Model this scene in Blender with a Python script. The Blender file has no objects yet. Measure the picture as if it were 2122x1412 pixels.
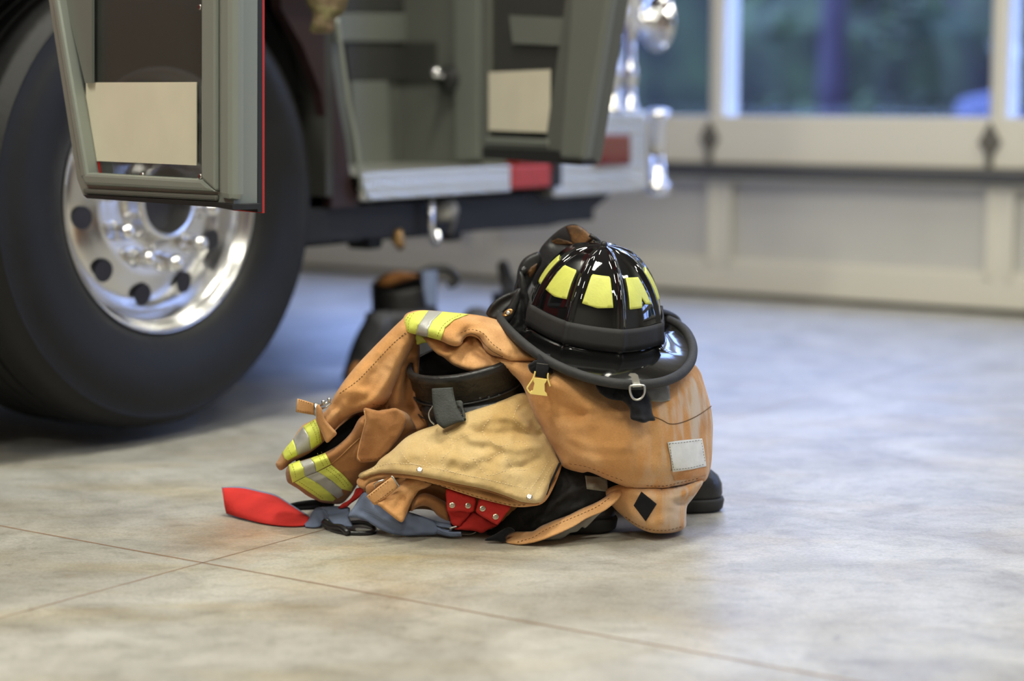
import bpy, bmesh, math, random
import numpy as np
from mathutils import Vector, Matrix, noise
from mathutils.geometry import delaunay_2d_cdt
random.seed(7)
SC = bpy.context.scene
COL = SC.collection
# ------------------------------------------------------------------ camera, world, exposure
PITCH = math.radians(7.0); FP = 4126.0; CAMZ = 0.78
cam_d = bpy.data.cameras.new('camera'); cam = bpy.data.objects.new('camera', cam_d); COL.objects.link(cam)
cam.location = (0, 0, CAMZ); cam.rotation_euler = (math.pi/2 - PITCH, 0, 0)
cam_d.sensor_width = 36.0; cam_d.lens = 70.0; cam_d.clip_end = 200
cam_d.dof.use_dof = True; cam_d.dof.focus_distance = 3.50; cam_d.dof.aperture_fstop = 1.6
SC.camera = cam
SC.view_settings.view_transform = 'Standard'; SC.view_settings.look = 'None'
SC.view_settings.exposure = 0.62; SC.view_settings.gamma = 1.0; SC.view_settings.use_curve_mapping = False
wd = bpy.data.worlds.new('sky'); SC.world = wd; wd.use_nodes = True
nt = wd.node_tree; nt.nodes.clear()
wo = nt.nodes.new('ShaderNodeOutputWorld'); bg = nt.nodes.new('ShaderNodeBackground')
bg.inputs[0].default_value = (0.36, 0.51, 1.0, 1); bg.inputs[1].default_value = 8.5
nt.links.new(bg.outputs[0], wo.inputs[0])

# ------------------------------------------------------------------ frames of the place
# truck frame: T = forward along the truck, N = outward from its side, W = wheel centre on the side plane
W = np.array([-.784, 4.48, .547]); T = np.array([.573, .8196, 0.]); N = np.array([.8196, -.573, 0.])
SWALL = 3.61
def tw(s, q, z): return W*np.array([1, 1, 0]) + T*s + N*q + np.array([0, 0, z])
def ray(px, py):
    a = (px-1061)/FP; b = (706-py)/FP
    return np.array([a, math.cos(PITCH)+b*math.sin(PITCH), -math.sin(PITCH)+b*math.cos(PITCH)])
CP = np.array([0, 0, CAMZ])
def at(px, py, Y):
    r = ray(px, py); return CP + r*(Y/r[1])
def on_plane(px, py, Q, n):
    r = ray(px, py); return CP + r*(((Q-CP) @ n)/(r @ n))
def on_side(px, py, q=0.):                       # measured point on the truck side (offset q) -> (s, z)
    P = on_plane(px, py, W+N*q, N); return float((P-W) @ T), float(P[2])
def on_wall(px, py, ds=0.):
    Q = W+T*(SWALL+ds); P = on_plane(px, py, Q, T); return float((P-W) @ N), float(P[2])
def floor_at(px, py):
    r = ray(px, py); return CP + r*(-CAMZ/r[2])

# ------------------------------------------------------------------ lamps (ceiling fixtures, built with their light below)
def area_light(name, loc, sx, sy, power, color, rot=(0, 0, 0)):
    l = bpy.data.lights.new(name, 'AREA'); l.shape = 'RECTANGLE'; l.size = sx; l.size_y = sy
    l.energy = power; l.color = color
    o = bpy.data.objects.new(name, l); COL.objects.link(o); o.location = loc; o.rotation_euler = rot
    return o
YAW = math.atan2(T[1], T[0])
WARM = (.97, .955, .82)
LAMPS = [(-3.2, 4.2, 60), (-3.2, 0.6, 80), (-0.6, 4.2, 40), (-0.6, 1.2, 75), (1.9, 4.2, 30), (1.9, 1.2, 18), (-5.8, 2.4, 50), (1.2, -1.25, 20)]

# ------------------------------------------------------------------ materials
def mat(name, col, rough=.6, metal=0., noise_s=0., noise_a=0., bump_s=0., bump_d=0., spec=.5, col2=None, coat=0., sheen=0., emit=None, trans=0., detail=4, weave=0):
    m = bpy.data.materials.new(name); m.use_nodes = True; t = m.node_tree
    b = t.nodes['Principled BSDF']
    b.inputs['Base Color'].default_value = (*col, 1); b.inputs['Roughness'].default_value = rough
    b.inputs['Metallic'].default_value = metal; b.inputs['Specular IOR Level'].default_value = spec
    b.inputs['Coat Weight'].default_value = coat; b.inputs['Coat Roughness'].default_value = .03
    b.inputs['Sheen Weight'].default_value = sheen; b.inputs['Transmission Weight'].default_value = trans
    if emit: b.inputs['Emission Color'].default_value = (*emit[:3], 1); b.inputs['Emission Strength'].default_value = emit[3]
    tc = t.nodes.new('ShaderNodeTexCoord')
    if noise_s:
        n = t.nodes.new('ShaderNodeTexNoise'); n.inputs['Scale'].default_value = noise_s; n.inputs['Detail'].default_value = detail
        t.links.new(tc.outputs['Object'], n.inputs['Vector'])
        r = t.nodes.new('ShaderNodeValToRGB'); c2 = col2 or tuple(c*(1-noise_a) for c in col)
        r.color_ramp.elements[0].position = .35; r.color_ramp.elements[0].color = (*c2, 1)
        r.color_ramp.elements[1].position = .68; r.color_ramp.elements[1].color = (*col, 1)
        t.links.new(n.outputs['Fac'], r.inputs['Fac']); t.links.new(r.outputs[0], b.inputs['Base Color'])
    prev = None
    if bump_s:
        n = t.nodes.new('ShaderNodeTexNoise'); n.inputs['Scale'].default_value = bump_s; n.inputs['Detail'].default_value = 3
        t.links.new(tc.outputs['Object'], n.inputs['Vector'])
        u = t.nodes.new('ShaderNodeBump'); u.inputs['Strength'].default_value = 1; u.inputs['Distance'].default_value = bump_d
        t.links.new(n.outputs['Fac'], u.inputs['Height']); prev = u
    if weave:
        w = t.nodes.new('ShaderNodeTexWave'); w.inputs['Scale'].default_value = weave; w.bands_direction = 'DIAGONAL'
        t.links.new(tc.outputs['Object'], w.inputs['Vector'])
        u2 = t.nodes.new('ShaderNodeBump'); u2.inputs['Strength'].default_value = .5; u2.inputs['Distance'].default_value = .0006
        t.links.new(w.outputs['Fac'], u2.inputs['Height'])
        if prev: t.links.new(prev.outputs[0], u2.inputs['Normal'])
        prev = u2
    if prev: t.links.new(prev.outputs[0], b.inputs['Normal'])
    return m

def mat_concrete():
    m = bpy.data.materials.new('polished_concrete'); m.use_nodes = True; t = m.node_tree; b = t.nodes['Principled BSDF']
    tc = t.nodes.new('ShaderNodeTexCoord')
    def nz(scale, detail=6, rough=.6, stretch=None, dist=0.):
        n = t.nodes.new('ShaderNodeTexNoise'); n.inputs['Scale'].default_value = scale; n.inputs['Detail'].default_value = detail
        n.inputs['Roughness'].default_value = rough; n.inputs['Distortion'].default_value = dist
        if stretch:
            mp = t.nodes.new('ShaderNodeMapping'); mp.inputs['Scale'].default_value = stretch; mp.inputs['Rotation'].default_value = (0, 0, .3)
            t.links.new(tc.outputs['Object'], mp.inputs['Vector']); t.links.new(mp.outputs[0], n.inputs['Vector'])
        else: t.links.new(tc.outputs['Object'], n.inputs['Vector'])
        return n
    def ramp(src, p0, c0, p1, c1):
        r = t.nodes.new('ShaderNodeValToRGB'); r.color_ramp.elements[0].position = p0; r.color_ramp.elements[0].color = (*c0, 1)
        r.color_ramp.elements[1].position = p1; r.color_ramp.elements[1].color = (*c1, 1); t.links.new(src.outputs['Fac'], r.inputs['Fac']); return r
    def mix(a, b_, f, mode='MIX'):
        x = t.nodes.new('ShaderNodeMix'); x.data_type = 'RGBA'; x.blend_type = mode
        if isinstance(f, float): x.inputs['Factor'].default_value = f
        else: t.links.new(f.outputs[0], x.inputs['Factor'])
        t.links.new(a, x.inputs[6]); t.links.new(b_, x.inputs[7]); return x.outputs[2]
    base = ramp(nz(3.0, 8, .62, None, 1.2), .36, (.30, .285, .25), .64, (.46, .445, .405))
    tan = ramp(nz(2.2, 5, .55, (1, 2.2, 1), .8), .5, (1, 1, 1), .74, (.95, .85, .66))
    dark = ramp(nz(17, 8, .75, (1, 1.6, 1), .8), .33, (.60, .60, .57), .52, (1, 1, 1))
    fine = ramp(nz(160, 3), .35, (.86, .86, .86), .65, (1.08, 1.08, 1.08))
    c = mix(base.outputs[0], tan.outputs[0], .8, 'MULTIPLY'); c = mix(c, dark.outputs[0], .7, 'MULTIPLY'); c = mix(c, fine.outputs[0], 1., 'MULTIPLY')
    # rusty stains on the slab: one beside the suspenders, one under the front of the pile, one at the joint
    for (x, y), R_, cc, am in [((-.47, 3.50), .22, (1, .66, .42), .8), ((-.20, 3.30), .30, (1, .90, .66), .9), ((-.22, 3.04), .25, (1, .84, .68), .6), ((-.95, 3.28), .30, (.62, .62, .60), .6)]:
        vd = t.nodes.new('ShaderNodeVectorMath'); vd.operation = 'DISTANCE'; vd.inputs[1].default_value = (x, y, 0); t.links.new(tc.outputs['Object'], vd.inputs[0])
        na = nz(7, 6, .7); ma = t.nodes.new('ShaderNodeMath'); ma.operation = 'MULTIPLY_ADD'; ma.inputs[1].default_value = .5; t.links.new(na.outputs['Fac'], ma.inputs[0]); t.links.new(vd.outputs['Value'], ma.inputs[2])
        mr = t.nodes.new('ShaderNodeMapRange'); mr.inputs['From Min'].default_value = R_+.25; mr.inputs['From Max'].default_value = .20; mr.inputs['To Max'].default_value = am; t.links.new(ma.outputs[0], mr.inputs['Value'])
        rc = t.nodes.new('ShaderNodeRGB'); rc.outputs[0].default_value = (*cc, 1); c = mix(c, rc.outputs[0], mr, 'MULTIPLY')
    # thin pale scratches
    v = t.nodes.new('ShaderNodeTexVoronoi'); v.feature = 'DISTANCE_TO_EDGE'; v.inputs['Scale'].default_value = .9
    nn = nz(2.5, 4); ad = t.nodes.new('ShaderNodeVectorMath'); ad.operation = 'ADD'
    t.links.new(tc.outputs['Object'], ad.inputs[0]); t.links.new(nn.outputs['Color'], ad.inputs[1]); t.links.new(ad.outputs[0], v.inputs['Vector'])
    sr = t.nodes.new('ShaderNodeValToRGB'); sr.color_ramp.elements[0].position = 0; sr.color_ramp.elements[0].color = (.35, .35, .35, 1)
    sr.color_ramp.elements[1].position = .0035; sr.color_ramp.elements[1].color = (0, 0, 0, 1); t.links.new(v.outputs['Distance'], sr.inputs['Fac'])
    pale = t.nodes.new('ShaderNodeRGB'); pale.outputs[0].default_value = (.26, .2, .15, 1)
    c = mix(c, pale.outputs[0], sr)
    t.links.new(c, b.inputs['Base Color'])
    rr = t.nodes.new('ShaderNodeMapRange'); rr.inputs['To Min'].default_value = .36; rr.inputs['To Max'].default_value = .56
    t.links.new(nz(5, 5).outputs['Fac'], rr.inputs['Value']); t.links.new(rr.outputs[0], b.inputs['Roughness'])
    bp = t.nodes.new('ShaderNodeBump'); bp.inputs['Distance'].default_value = .0004; bp.inputs['Strength'].default_value = .6
    t.links.new(nz(90, 4).outputs['Fac'], bp.inputs['Height']); t.links.new(bp.outputs[0], b.inputs['Normal'])
    b.inputs['Specular IOR Level'].default_value = .55
    return m

def mat_coat(name, col, pale, dirt, wornx=True):
    m = bpy.data.materials.new(name); m.use_nodes = True; t = m.node_tree; b = t.nodes['Principled BSDF']
    tc = t.nodes.new('ShaderNodeTexCoord')
    def nz(scale, detail=4, st=None):
        n = t.nodes.new('ShaderNodeTexNoise'); n.inputs['Scale'].default_value = scale; n.inputs['Detail'].default_value = detail
        mp = t.nodes.new('ShaderNodeMapping'); mp.inputs['Scale'].default_value = st or (1, 1, 1)
        t.links.new(tc.outputs['Object'], mp.inputs['Vector']); t.links.new(mp.outputs[0], n.inputs['Vector']); return n
    def ramp(src, p0, c0, p1, c1):
        r = t.nodes.new('ShaderNodeValToRGB'); r.color_ramp.elements[0].position = p0; r.color_ramp.elements[0].color = (*c0, 1)
        r.color_ramp.elements[1].position = p1; r.color_ramp.elements[1].color = (*c1, 1); t.links.new(src.outputs['Fac'], r.inputs['Fac']); return r
    def mix(a, b_, f, mode='MIX'):
        x = t.nodes.new('ShaderNodeMix'); x.data_type = 'RGBA'; x.blend_type = mode; x.inputs['Factor'].default_value = f
        t.links.new(a, x.inputs[6]); t.links.new(b_, x.inputs[7]); return x.outputs[2]
    a = ramp(nz(11, 6), .42, col, .72, pale)
    d = ramp(nz(9, 6, (1, 1, .7)), .30, dirt, .50, (1, 1, 1))
    e = ramp(nz(320, 2, (1, 1, 3)), .3, (.86, .86, .86), .7, (1.1, 1.1, 1.1))
    c = mix(a.outputs[0], d.outputs[0], .75, 'MULTIPLY'); c = mix(c, e.outputs[0], .8, 'MULTIPLY')
    if wornx == 2:                                     # sun-bleached, rubbed streaks down one side of the coat
        sx = t.nodes.new('ShaderNodeSeparateXYZ'); t.links.new(tc.outputs['Object'], sx.inputs[0])
        mr = t.nodes.new('ShaderNodeMapRange'); mr.inputs['From Min'].default_value = .10; mr.inputs['From Max'].default_value = .21; mr.inputs['To Max'].default_value = .85; t.links.new(sx.outputs['X'], mr.inputs['Value'])
        st_ = ramp(nz(42, 3, (1, .6, .10)), .46, (0, 0, 0), .60, (1, 1, 1))
        mm = t.nodes.new('ShaderNodeMath'); mm.operation = 'MULTIPLY'; t.links.new(mr.outputs[0], mm.inputs[0]); t.links.new(st_.outputs[0], mm.inputs[1])
        x = t.nodes.new('ShaderNodeMix'); x.data_type = 'RGBA'; t.links.new(mm.outputs[0], x.inputs['Factor']); t.links.new(c, x.inputs[6]); x.inputs[7].default_value = (.56, .47, .38, 1); c = x.outputs[2]
    t.links.new(c, b.inputs['Base Color']); b.inputs['Roughness'].default_value = .88; b.inputs['Specular IOR Level'].default_value = .25
    b.inputs['Sheen Weight'].default_value = .15
    w = nz(55, 5); w2 = nz(700, 2)
    u = t.nodes.new('ShaderNodeBump'); u.inputs['Distance'].default_value = .003; u.inputs['Strength'].default_value = .5; t.links.new(w.outputs['Fac'], u.inputs['Height'])
    u2 = t.nodes.new('ShaderNodeBump'); u2.inputs['Distance'].default_value = .0004; u2.inputs['Strength'].default_value = .5; t.links.new(w2.outputs['Fac'], u2.inputs['Height'])
    t.links.new(u.outputs[0], u2.inputs['Normal']); t.links.new(u2.outputs[0], b.inputs['Normal'])
    return m

def mat_diamond():
    m = mat('diamond_plate', (.60, .60, .55), .34, .75); t = m.node_tree; b = t.nodes['Principled BSDF']
    tc = t.nodes.new('ShaderNodeTexCoord'); mp = t.nodes.new('ShaderNodeMapping'); mp.inputs['Rotation'].default_value = (.785, .785, .785)
    v = t.nodes.new('ShaderNodeTexVoronoi'); v.inputs['Scale'].default_value = 55; v.inputs['Randomness'].default_value = .05
    t.links.new(tc.outputs['Object'], mp.inputs['Vector']); t.links.new(mp.outputs[0], v.inputs['Vector'])
    u = t.nodes.new('ShaderNodeBump'); u.inputs['Distance'].default_value = .004; t.links.new(v.outputs['Distance'], u.inputs['Height']); t.links.new(u.outputs[0], b.inputs['Normal'])
    return m

def mat_glass(name, tint=(1, 1, 1), gl=.12, rough=.02):
    m = bpy.data.materials.new(name); m.use_nodes = True; t = m.node_tree; t.nodes.clear()
    o = t.nodes.new('ShaderNodeOutputMaterial'); mx = t.nodes.new('ShaderNodeMixShader'); tr = t.nodes.new('ShaderNodeBsdfTransparent'); g = t.nodes.new('ShaderNodeBsdfGlossy')
    tr.inputs[0].default_value = (*tint, 1); g.inputs['Roughness'].default_value = rough; mx.inputs[0].default_value = gl
    t.links.new(tr.outputs[0], mx.inputs[1]); t.links.new(g.outputs[0], mx.inputs[2]); t.links.new(mx.outputs[0], o.inputs[0]); return m

def mat_tinted():
    m = bpy.data.materials.new('smoked_panel'); m.use_nodes = True; t = m.node_tree; b = t.nodes['Principled BSDF']
    b.inputs['Base Color'].default_value = (.055, .058, .05, 1); b.inputs['Roughness'].default_value = .3; b.inputs['Alpha'].default_value = .72
    return m

M = {}
M['floor'] = mat_concrete()
M['joint'] = mat('joint_dust', (.23, .15, .10), .9)
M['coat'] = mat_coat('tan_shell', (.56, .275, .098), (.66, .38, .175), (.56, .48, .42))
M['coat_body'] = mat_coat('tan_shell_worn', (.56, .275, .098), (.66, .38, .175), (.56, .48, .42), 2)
M['coat_dark'] = mat_coat('brown_shaded_shell', (.34, .150, .052), (.42, .205, .08), (.5, .42, .36))  # tan shell darkened; shade behind the boot is put into its brown
M['coat_worn'] = mat_coat('worn_shell', (.50, .23, .08), (.62, .43, .28), (.6, .52, .45))
M['liner'] = mat_coat('quilted_liner', (.55, .38, .165), (.64, .48, .25), (.78, .68, .5))
M['lime'] = mat('lime_trim', (.72, .78, .13), .6, 0, 60, .12, 500, .0004)
M['silver_tape'] = mat('silver_tape', (.50, .50, .48), .42, .25, 60, .1, 500, .0003)
M['faded_tape'] = mat('faded_tape', (.38, .36, .30), .7, 0, 60, .2, 300, .0006)
M['stitch'] = mat('stitch_thread', (.16, .085, .035), .9)
M['pale_stitch'] = mat('pale_thread', (.78, .64, .40), .9)
M['lime_stitch'] = mat('lime_thread', (.34, .33, .05), .9)
M['black_cloth'] = mat('black_cloth', (.008, .008, .010), .9, 0, 0, 0, 400, .0006, .2, sheen=.1)
M['dark_cloth'] = mat('dark_grey_cloth', (.034, .033, .034), .9, 0, 20, .4, 200, .001, .2)
M['boot'] = mat('boot_rubber', (.021, .020, .020), .38, 0, 22, .55, 150, .0008, .45)
M['sole'] = mat('sole_rubber', (.022, .022, .022), .7, 0, 30, .3)
M['loop'] = mat('grey_loop', (.045, .049, .046), .7, 0, 40, .4, 300, .001)
M['helmet'] = mat('black_shell', (.0045, .0045, .005), .05, 0, 0, 0, 14, .0003, .5, coat=.6)
M['brim'] = mat('black_brim', (.004, .004, .004), .10, 0, 0, 0, 60, .00015, .5, coat=.3)
M['trim'] = mat('grey_beading', (.026, .026, .028), .7, 0, 60, .3, 250, .0006)
M['band'] = mat('rubber_band', (.020, .019, .020), .72, 0, 30, .2, 120, .0003)
M['sticker'] = mat('lime_sticker', (.62, .64, .13), .45, 0, 40, .12, 200, .0004)
M['sticker_edge'] = mat('lime_sticker_edge', (.55, .55, .08), .5)
M['leather'] = mat('brown_leather', (.17, .075, .02), .55, 0, 35, .75, 120, .001)
M['black_leather'] = mat('black_leather', (.018, .018, .02), .45, 0, 0, 0, 120, .0008)
M['steel'] = mat('dull_steel', (.55, .54, .52), .3, 1.)
M['brass'] = mat('brass', (.50, .30, .12), .4, 1.)
M['clip'] = mat('yellow_clip', (.85, .66, .20), .4)
M['blue_web'] = mat('blue_webbing', (.19, .235, .36), .8, 0, 25, .25, 0, 0, .2, weave=260)
M['red'] = mat('red_felt', (.56, .035, .030), .85, 0, 30, .15, 200, .0008, .2)
M['white_patch'] = mat('white_patch', (.74, .73, .69), .7, 0, 50, .12, 150, .0006)
M['grey_lining'] = mat('grey_lining', (.36, .35, .32), .8, 0, 30, .3, 90, .002)
M['black_plastic'] = mat('black_plastic', (.012, .012, .014), .3)
M['snap'] = mat('snap_metal', (.72, .62, .48), .25, 1.)
M['tire'] = mat('tire_rubber', (.008, .008, .009), .55, 0, 12, .25, 60, .001, .35)
M['alu'] = mat('polished_aluminium', (.70, .69, .68), .22, 1.)
M['chrome'] = mat('chrome', (.85, .85, .86), .06, 1.)
M['hub_dark'] = mat('hub_dark', (.015, .014, .02), .6)
M['dim_red_paint'] = mat('dim_red_paint', (.16, .005, .005), .2, 0, coat=.5)  # truck red, darkened so the helmet reflects less of it
M['red_edge'] = mat('lit_red_paint', (.50, .03, .02), .3)  # the same red kept bright for the lit door edge
M['maroon'] = mat('maroon_liner', (.022, .008, .009), .6)  # dark maroon paint of the set-back fender strip
M['black'] = mat('wheel_well_black', (.006, .006, .007), .9)
M['under'] = mat('undercarriage', (.010, .010, .011), .7, 0, 8, .5)
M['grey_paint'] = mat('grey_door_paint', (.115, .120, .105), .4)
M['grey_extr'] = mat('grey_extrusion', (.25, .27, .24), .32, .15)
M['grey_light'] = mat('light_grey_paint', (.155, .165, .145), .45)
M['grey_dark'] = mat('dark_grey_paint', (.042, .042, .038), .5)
M['rubber'] = mat('door_seal', (.012, .012, .012), .6)
M['label'] = mat('cream_label', (.72, .67, .53), .5, 0, 14, .05)
M['red_lens'] = mat('red_lens', (.13, .006, .012), .1, 0, coat=.6)
M['marker'] = mat('red_marker', (.42, .035, .03), .5, 0, 60, .2)
M['diamond'] = mat_diamond()
M['smoked'] = mat_tinted()
M['door_white'] = mat('door_panel_paint', (.58, .565, .53), .45, 0, 3, .06)
M['door_rail'] = mat('door_rail_paint', (.72, .69, .60), .4)
M['bare_grey'] = mat('galvanised', (.16, .15, .13), .5, .3)
M['strut'] = mat('dark_strut', (.035, .036, .04), .5)
M['glass'] = mat_glass('window_glass', (.95, .97, 1), .06)
M['wall'] = mat('wall_paint', (.50, .48, .43), .8, 0, 2, .05)
M['ceil'] = mat('ceiling_paint', (.42, .41, .38), .9)
M['lamp'] = mat('lamp_tube', (1, 1, 1), .5, emit=(1, .9, .74, 6))
M['leaf'] = mat('conifer_foliage', (.055, .090, .030), .9, 0, 2.2, 0, col2=(.006, .009, .007))
M['hedge'] = mat('far_trees', (.040, .062, .024), .9, 0, 1.6, 0, col2=(.005, .006, .007))
M['bark'] = mat('tree_bark', (.075, .065, .09), .9, 0, 5, .4)
M['asphalt'] = mat('wet_asphalt', (.06, .06, .07), .5)
M['car_blue'] = mat('blue_car_paint', (.03, .04, .10), .5)
M['camo'] = mat('mottled_cloth', (.10, .095, .03), .8, 0, 28, 0, col2=(.20, .14, .085))
M['grey_pants'] = mat('grey_pants_cloth', (.10, .10, .11), .9, 0, 12, .4, 150, .001, .2)
M['orange_cloth'] = mat('orange_cloth', (.62, .26, .08), .8, 0, 20, .2)

# ------------------------------------------------------------------ object helpers
def tag(o, label=None, cat=None, group=None, kind=None):
    if label: o['label'] = label
    if cat: o['category'] = cat
    if group: o['group'] = group
    if kind: o['kind'] = kind
    return o
def thing(name, label, cat, loc, group=None):
    o = bpy.data.objects.new(name, None); COL.objects.link(o); o.location = tuple(float(v) for v in loc); o.empty_display_size = .05
    return tag(o, label, cat, group)
def origin(p):
    v = Vector((0, 0, 0))
    while p: v += p.location; p = p.parent
    return v
def mesh(name, verts, faces, m, parent=None, smooth=True, label=None, org=None):
    """verts in world metres; the object's origin is its parent's (or org)"""
    v = np.asarray(verts, float)
    o0 = np.array(origin(parent)) if parent else np.zeros(3)
    loc = np.zeros(3)
    if org is not None: loc = np.asarray(org, float) - o0
    me = bpy.data.meshes.new(name); me.from_pydata((v-o0-loc).tolist(), [], [tuple(int(i) for i in f) for f in faces])
    bm = bmesh.new(); bm.from_mesh(me); bmesh.ops.recalc_face_normals(bm, faces=bm.faces); bm.to_mesh(me); bm.free()
    if smooth:
        for p in me.polygons: p.use_smooth = True
    if m: me.materials.append(M[m] if isinstance(m, str) else m)
    o = bpy.data.objects.new(name, me); COL.objects.link(o); o.parent = parent; o.location = tuple(loc)
    if label: o['label'] = label
    return o
class MB:
    def __init__(s): s.v = []; s.f = []
    def add(s, v, f):
        k = len(s.v); s.v += [tuple(x) for x in v]; s.f += [tuple(i+k for i in q) for q in f]
    def box(s, c, a, b, d):            # centre and three half-axis vectors
        c, a, b, d = (np.asarray(x, float) for x in (c, a, b, d))
        v = [c+i*a+j*b+k*d for i in (-1, 1) for j in (-1, 1) for k in (-1, 1)]
        s.add(v, [(0, 1, 3, 2), (4, 6, 7, 5), (0, 4, 5, 1), (2, 3, 7, 6), (0, 2, 6, 4), (1, 5, 7, 3)])
    def tbox(s, s0, s1, q0, q1, z0, z1):  # box in truck coordinates
        s.box(tw((s0+s1)/2, (q0+q1)/2, (z0+z1)/2), T*(s1-s0)/2, N*(q1-q0)/2, np.array([0, 0, (z1-z0)/2]))
    def tube(s, pts, r, seg=10, closed=False):
        p = np.asarray(pts, float); n = len(p); r = np.broadcast_to(r, (n,))
        V = []; up = None
        for i in range(n):
            a = p[(i-1) % n] if (closed or i) else p[0]; b = p[(i+1) % n] if (closed or i < n-1) else p[-1]
            d = b-a; d = d/(np.linalg.norm(d)+1e-12)
            if up is None: up = np.array([0, 0, 1.]) if abs(d[2]) < .9 else np.array([1., 0, 0])
            x = np.cross(up, d); x /= np.linalg.norm(x)+1e-12; y = np.cross(d, x); up = y
            V += [p[i]+r[i]*(math.cos(t)*x+math.sin(t)*y) for t in np.linspace(0, 2*math.pi, seg, endpoint=False)]
        F = []
        for i in range(n if closed else n-1):
            for j in range(seg):
                i2 = (i+1) % n; F.append((i*seg+j, i*seg+(j+1) % seg, i2*seg+(j+1) % seg, i2*seg+j))
        if not closed: F += [tuple(range(seg)), tuple(range((n-1)*seg, n*seg))]
        s.add(V, F)
    def lathe(s, prof, c, ax, x, y, seg=48, a0=0, a1=2*math.pi):   # prof: (radius, along axis)
        full = abs(a1-a0-2*math.pi) < 1e-6; k = seg if full else seg+1
        V = []
        for r, h in prof:
            for j in range(k):
                t = a0+(a1-a0)*j/seg; V.append(c+ax*h+r*(math.cos(t)*x+math.sin(t)*y))
        F = []
        for i in range(len(prof)-1):
            for j in range(seg):
                j2 = (j+1) % k; F.append((i*k+j, i*k+j2, (i+1)*k+j2, (i+1)*k+j))
        s.add(V, F)
    def prism(s, poly, d):             # 3-D polygon extruded by vector d
        n = len(poly); V = [np.asarray(p, float) for p in poly]; V += [p+d for p in V]
        s.add(V, [tuple(range(n)), tuple(range(2*n-1, n-1, -1))]+[(i, (i+1) % n, n+(i+1) % n, n+i) for i in range(n)])
    def build(s, name, m, parent=None, smooth=False, label=None, org=None, bevel=0):
        o = mesh(name, s.v, s.f, m, parent, smooth, label, org)
        if bevel:
            b = o.modifiers.new('bevel', 'BEVEL'); b.width = bevel; b.segments = 2; b.limit_method = 'ANGLE'
        return o
def smooth_angle(o, ang=40):
    bm = bmesh.new(); bm.from_mesh(o.data)
    for e in bm.edges:
        if len(e.link_faces) == 2 and e.calc_face_angle(0) > math.radians(ang): e.smooth = False
    for f in bm.faces: f.smooth = True
    bm.to_mesh(o.data); bm.free(); return o
def catmull(P, closed=False, n=6):
    P = np.asarray(P, float); k = len(P); out = []
    for i in range(k if closed else k-1):
        g = (lambda j: P[j % k]) if closed else (lambda j: P[min(max(j, 0), k-1)])
        a, b, c, d = g(i-1), g(i), g(i+1), g(i+2)
        for t in np.arange(n)/n:
            out.append(.5*((2*b)+(c-a)*t+(2*a-5*b+4*c-d)*t*t+(3*b-a-3*c+d)*t**3))
    if not closed: out.append(P[-1])
    return np.array(out)
def dist_poly(Q, P, closed=True):
    A = P; B = np.roll(P, -1, 0)
    if not closed: A = P[:-1]; B = P[1:]
    d = np.full(len(Q), 1e9)
    for a, b in zip(A, B):
        e = b-a; L = e @ e+1e-9; t = np.clip(((Q-a) @ e)/L, 0, 1); d = np.minimum(d, np.hypot(*(Q-a-t[:, None]*e).T))
    return d
def inside(Q, P):
    x, y = Q.T; r = np.zeros(len(Q), bool); B = np.roll(P, -1, 0)
    for (x1, y1), (x2, y2) in zip(P, B):
        c = (y1 > y) != (y2 > y)
        with np.errstate(divide='ignore', invalid='ignore'): r ^= c & (x < (x2-x1)*(y-y1)/(y2-y1+1e-12)+x1)
    return r
class TPS:
    def __init__(s, C, lam=1e-3):
        C = np.asarray(C, float); s.p = C[:, :2]/100.; n = len(C)
        if n < 3: s.w = None; s.c = C[:, 2].mean(); return
        K = s.U(s.p, s.p)+lam*np.eye(n); Pm = np.c_[np.ones(n), s.p]
        A = np.zeros((n+3, n+3)); A[:n, :n] = K; A[:n, n:] = Pm; A[n:, :n] = Pm.T
        s.w = np.linalg.lstsq(A, np.r_[C[:, 2], 0, 0, 0], rcond=None)[0]
    def U(s, a, b):
        r2 = ((a[:, None]-b[None])**2).sum(-1); return .5*r2*np.log(r2+1e-9)
    def __call__(s, Q):
        if s.w is None: return np.full(len(Q), s.c)
        q = np.asarray(Q, float)/100.; return s.U(q, s.p) @ s.w[:-3]+s.w[-3]+q @ s.w[-2:]
def fbm(q, sc, seed=0.):
    return np.array([noise.fractal((x*sc, y*sc, seed), 1., 2., 3) for x, y in q])
def inflate(d, R): t = np.clip(d/R, 0, 1); return np.sqrt(np.clip(1-(1-t)**2, 0, 1))
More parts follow.
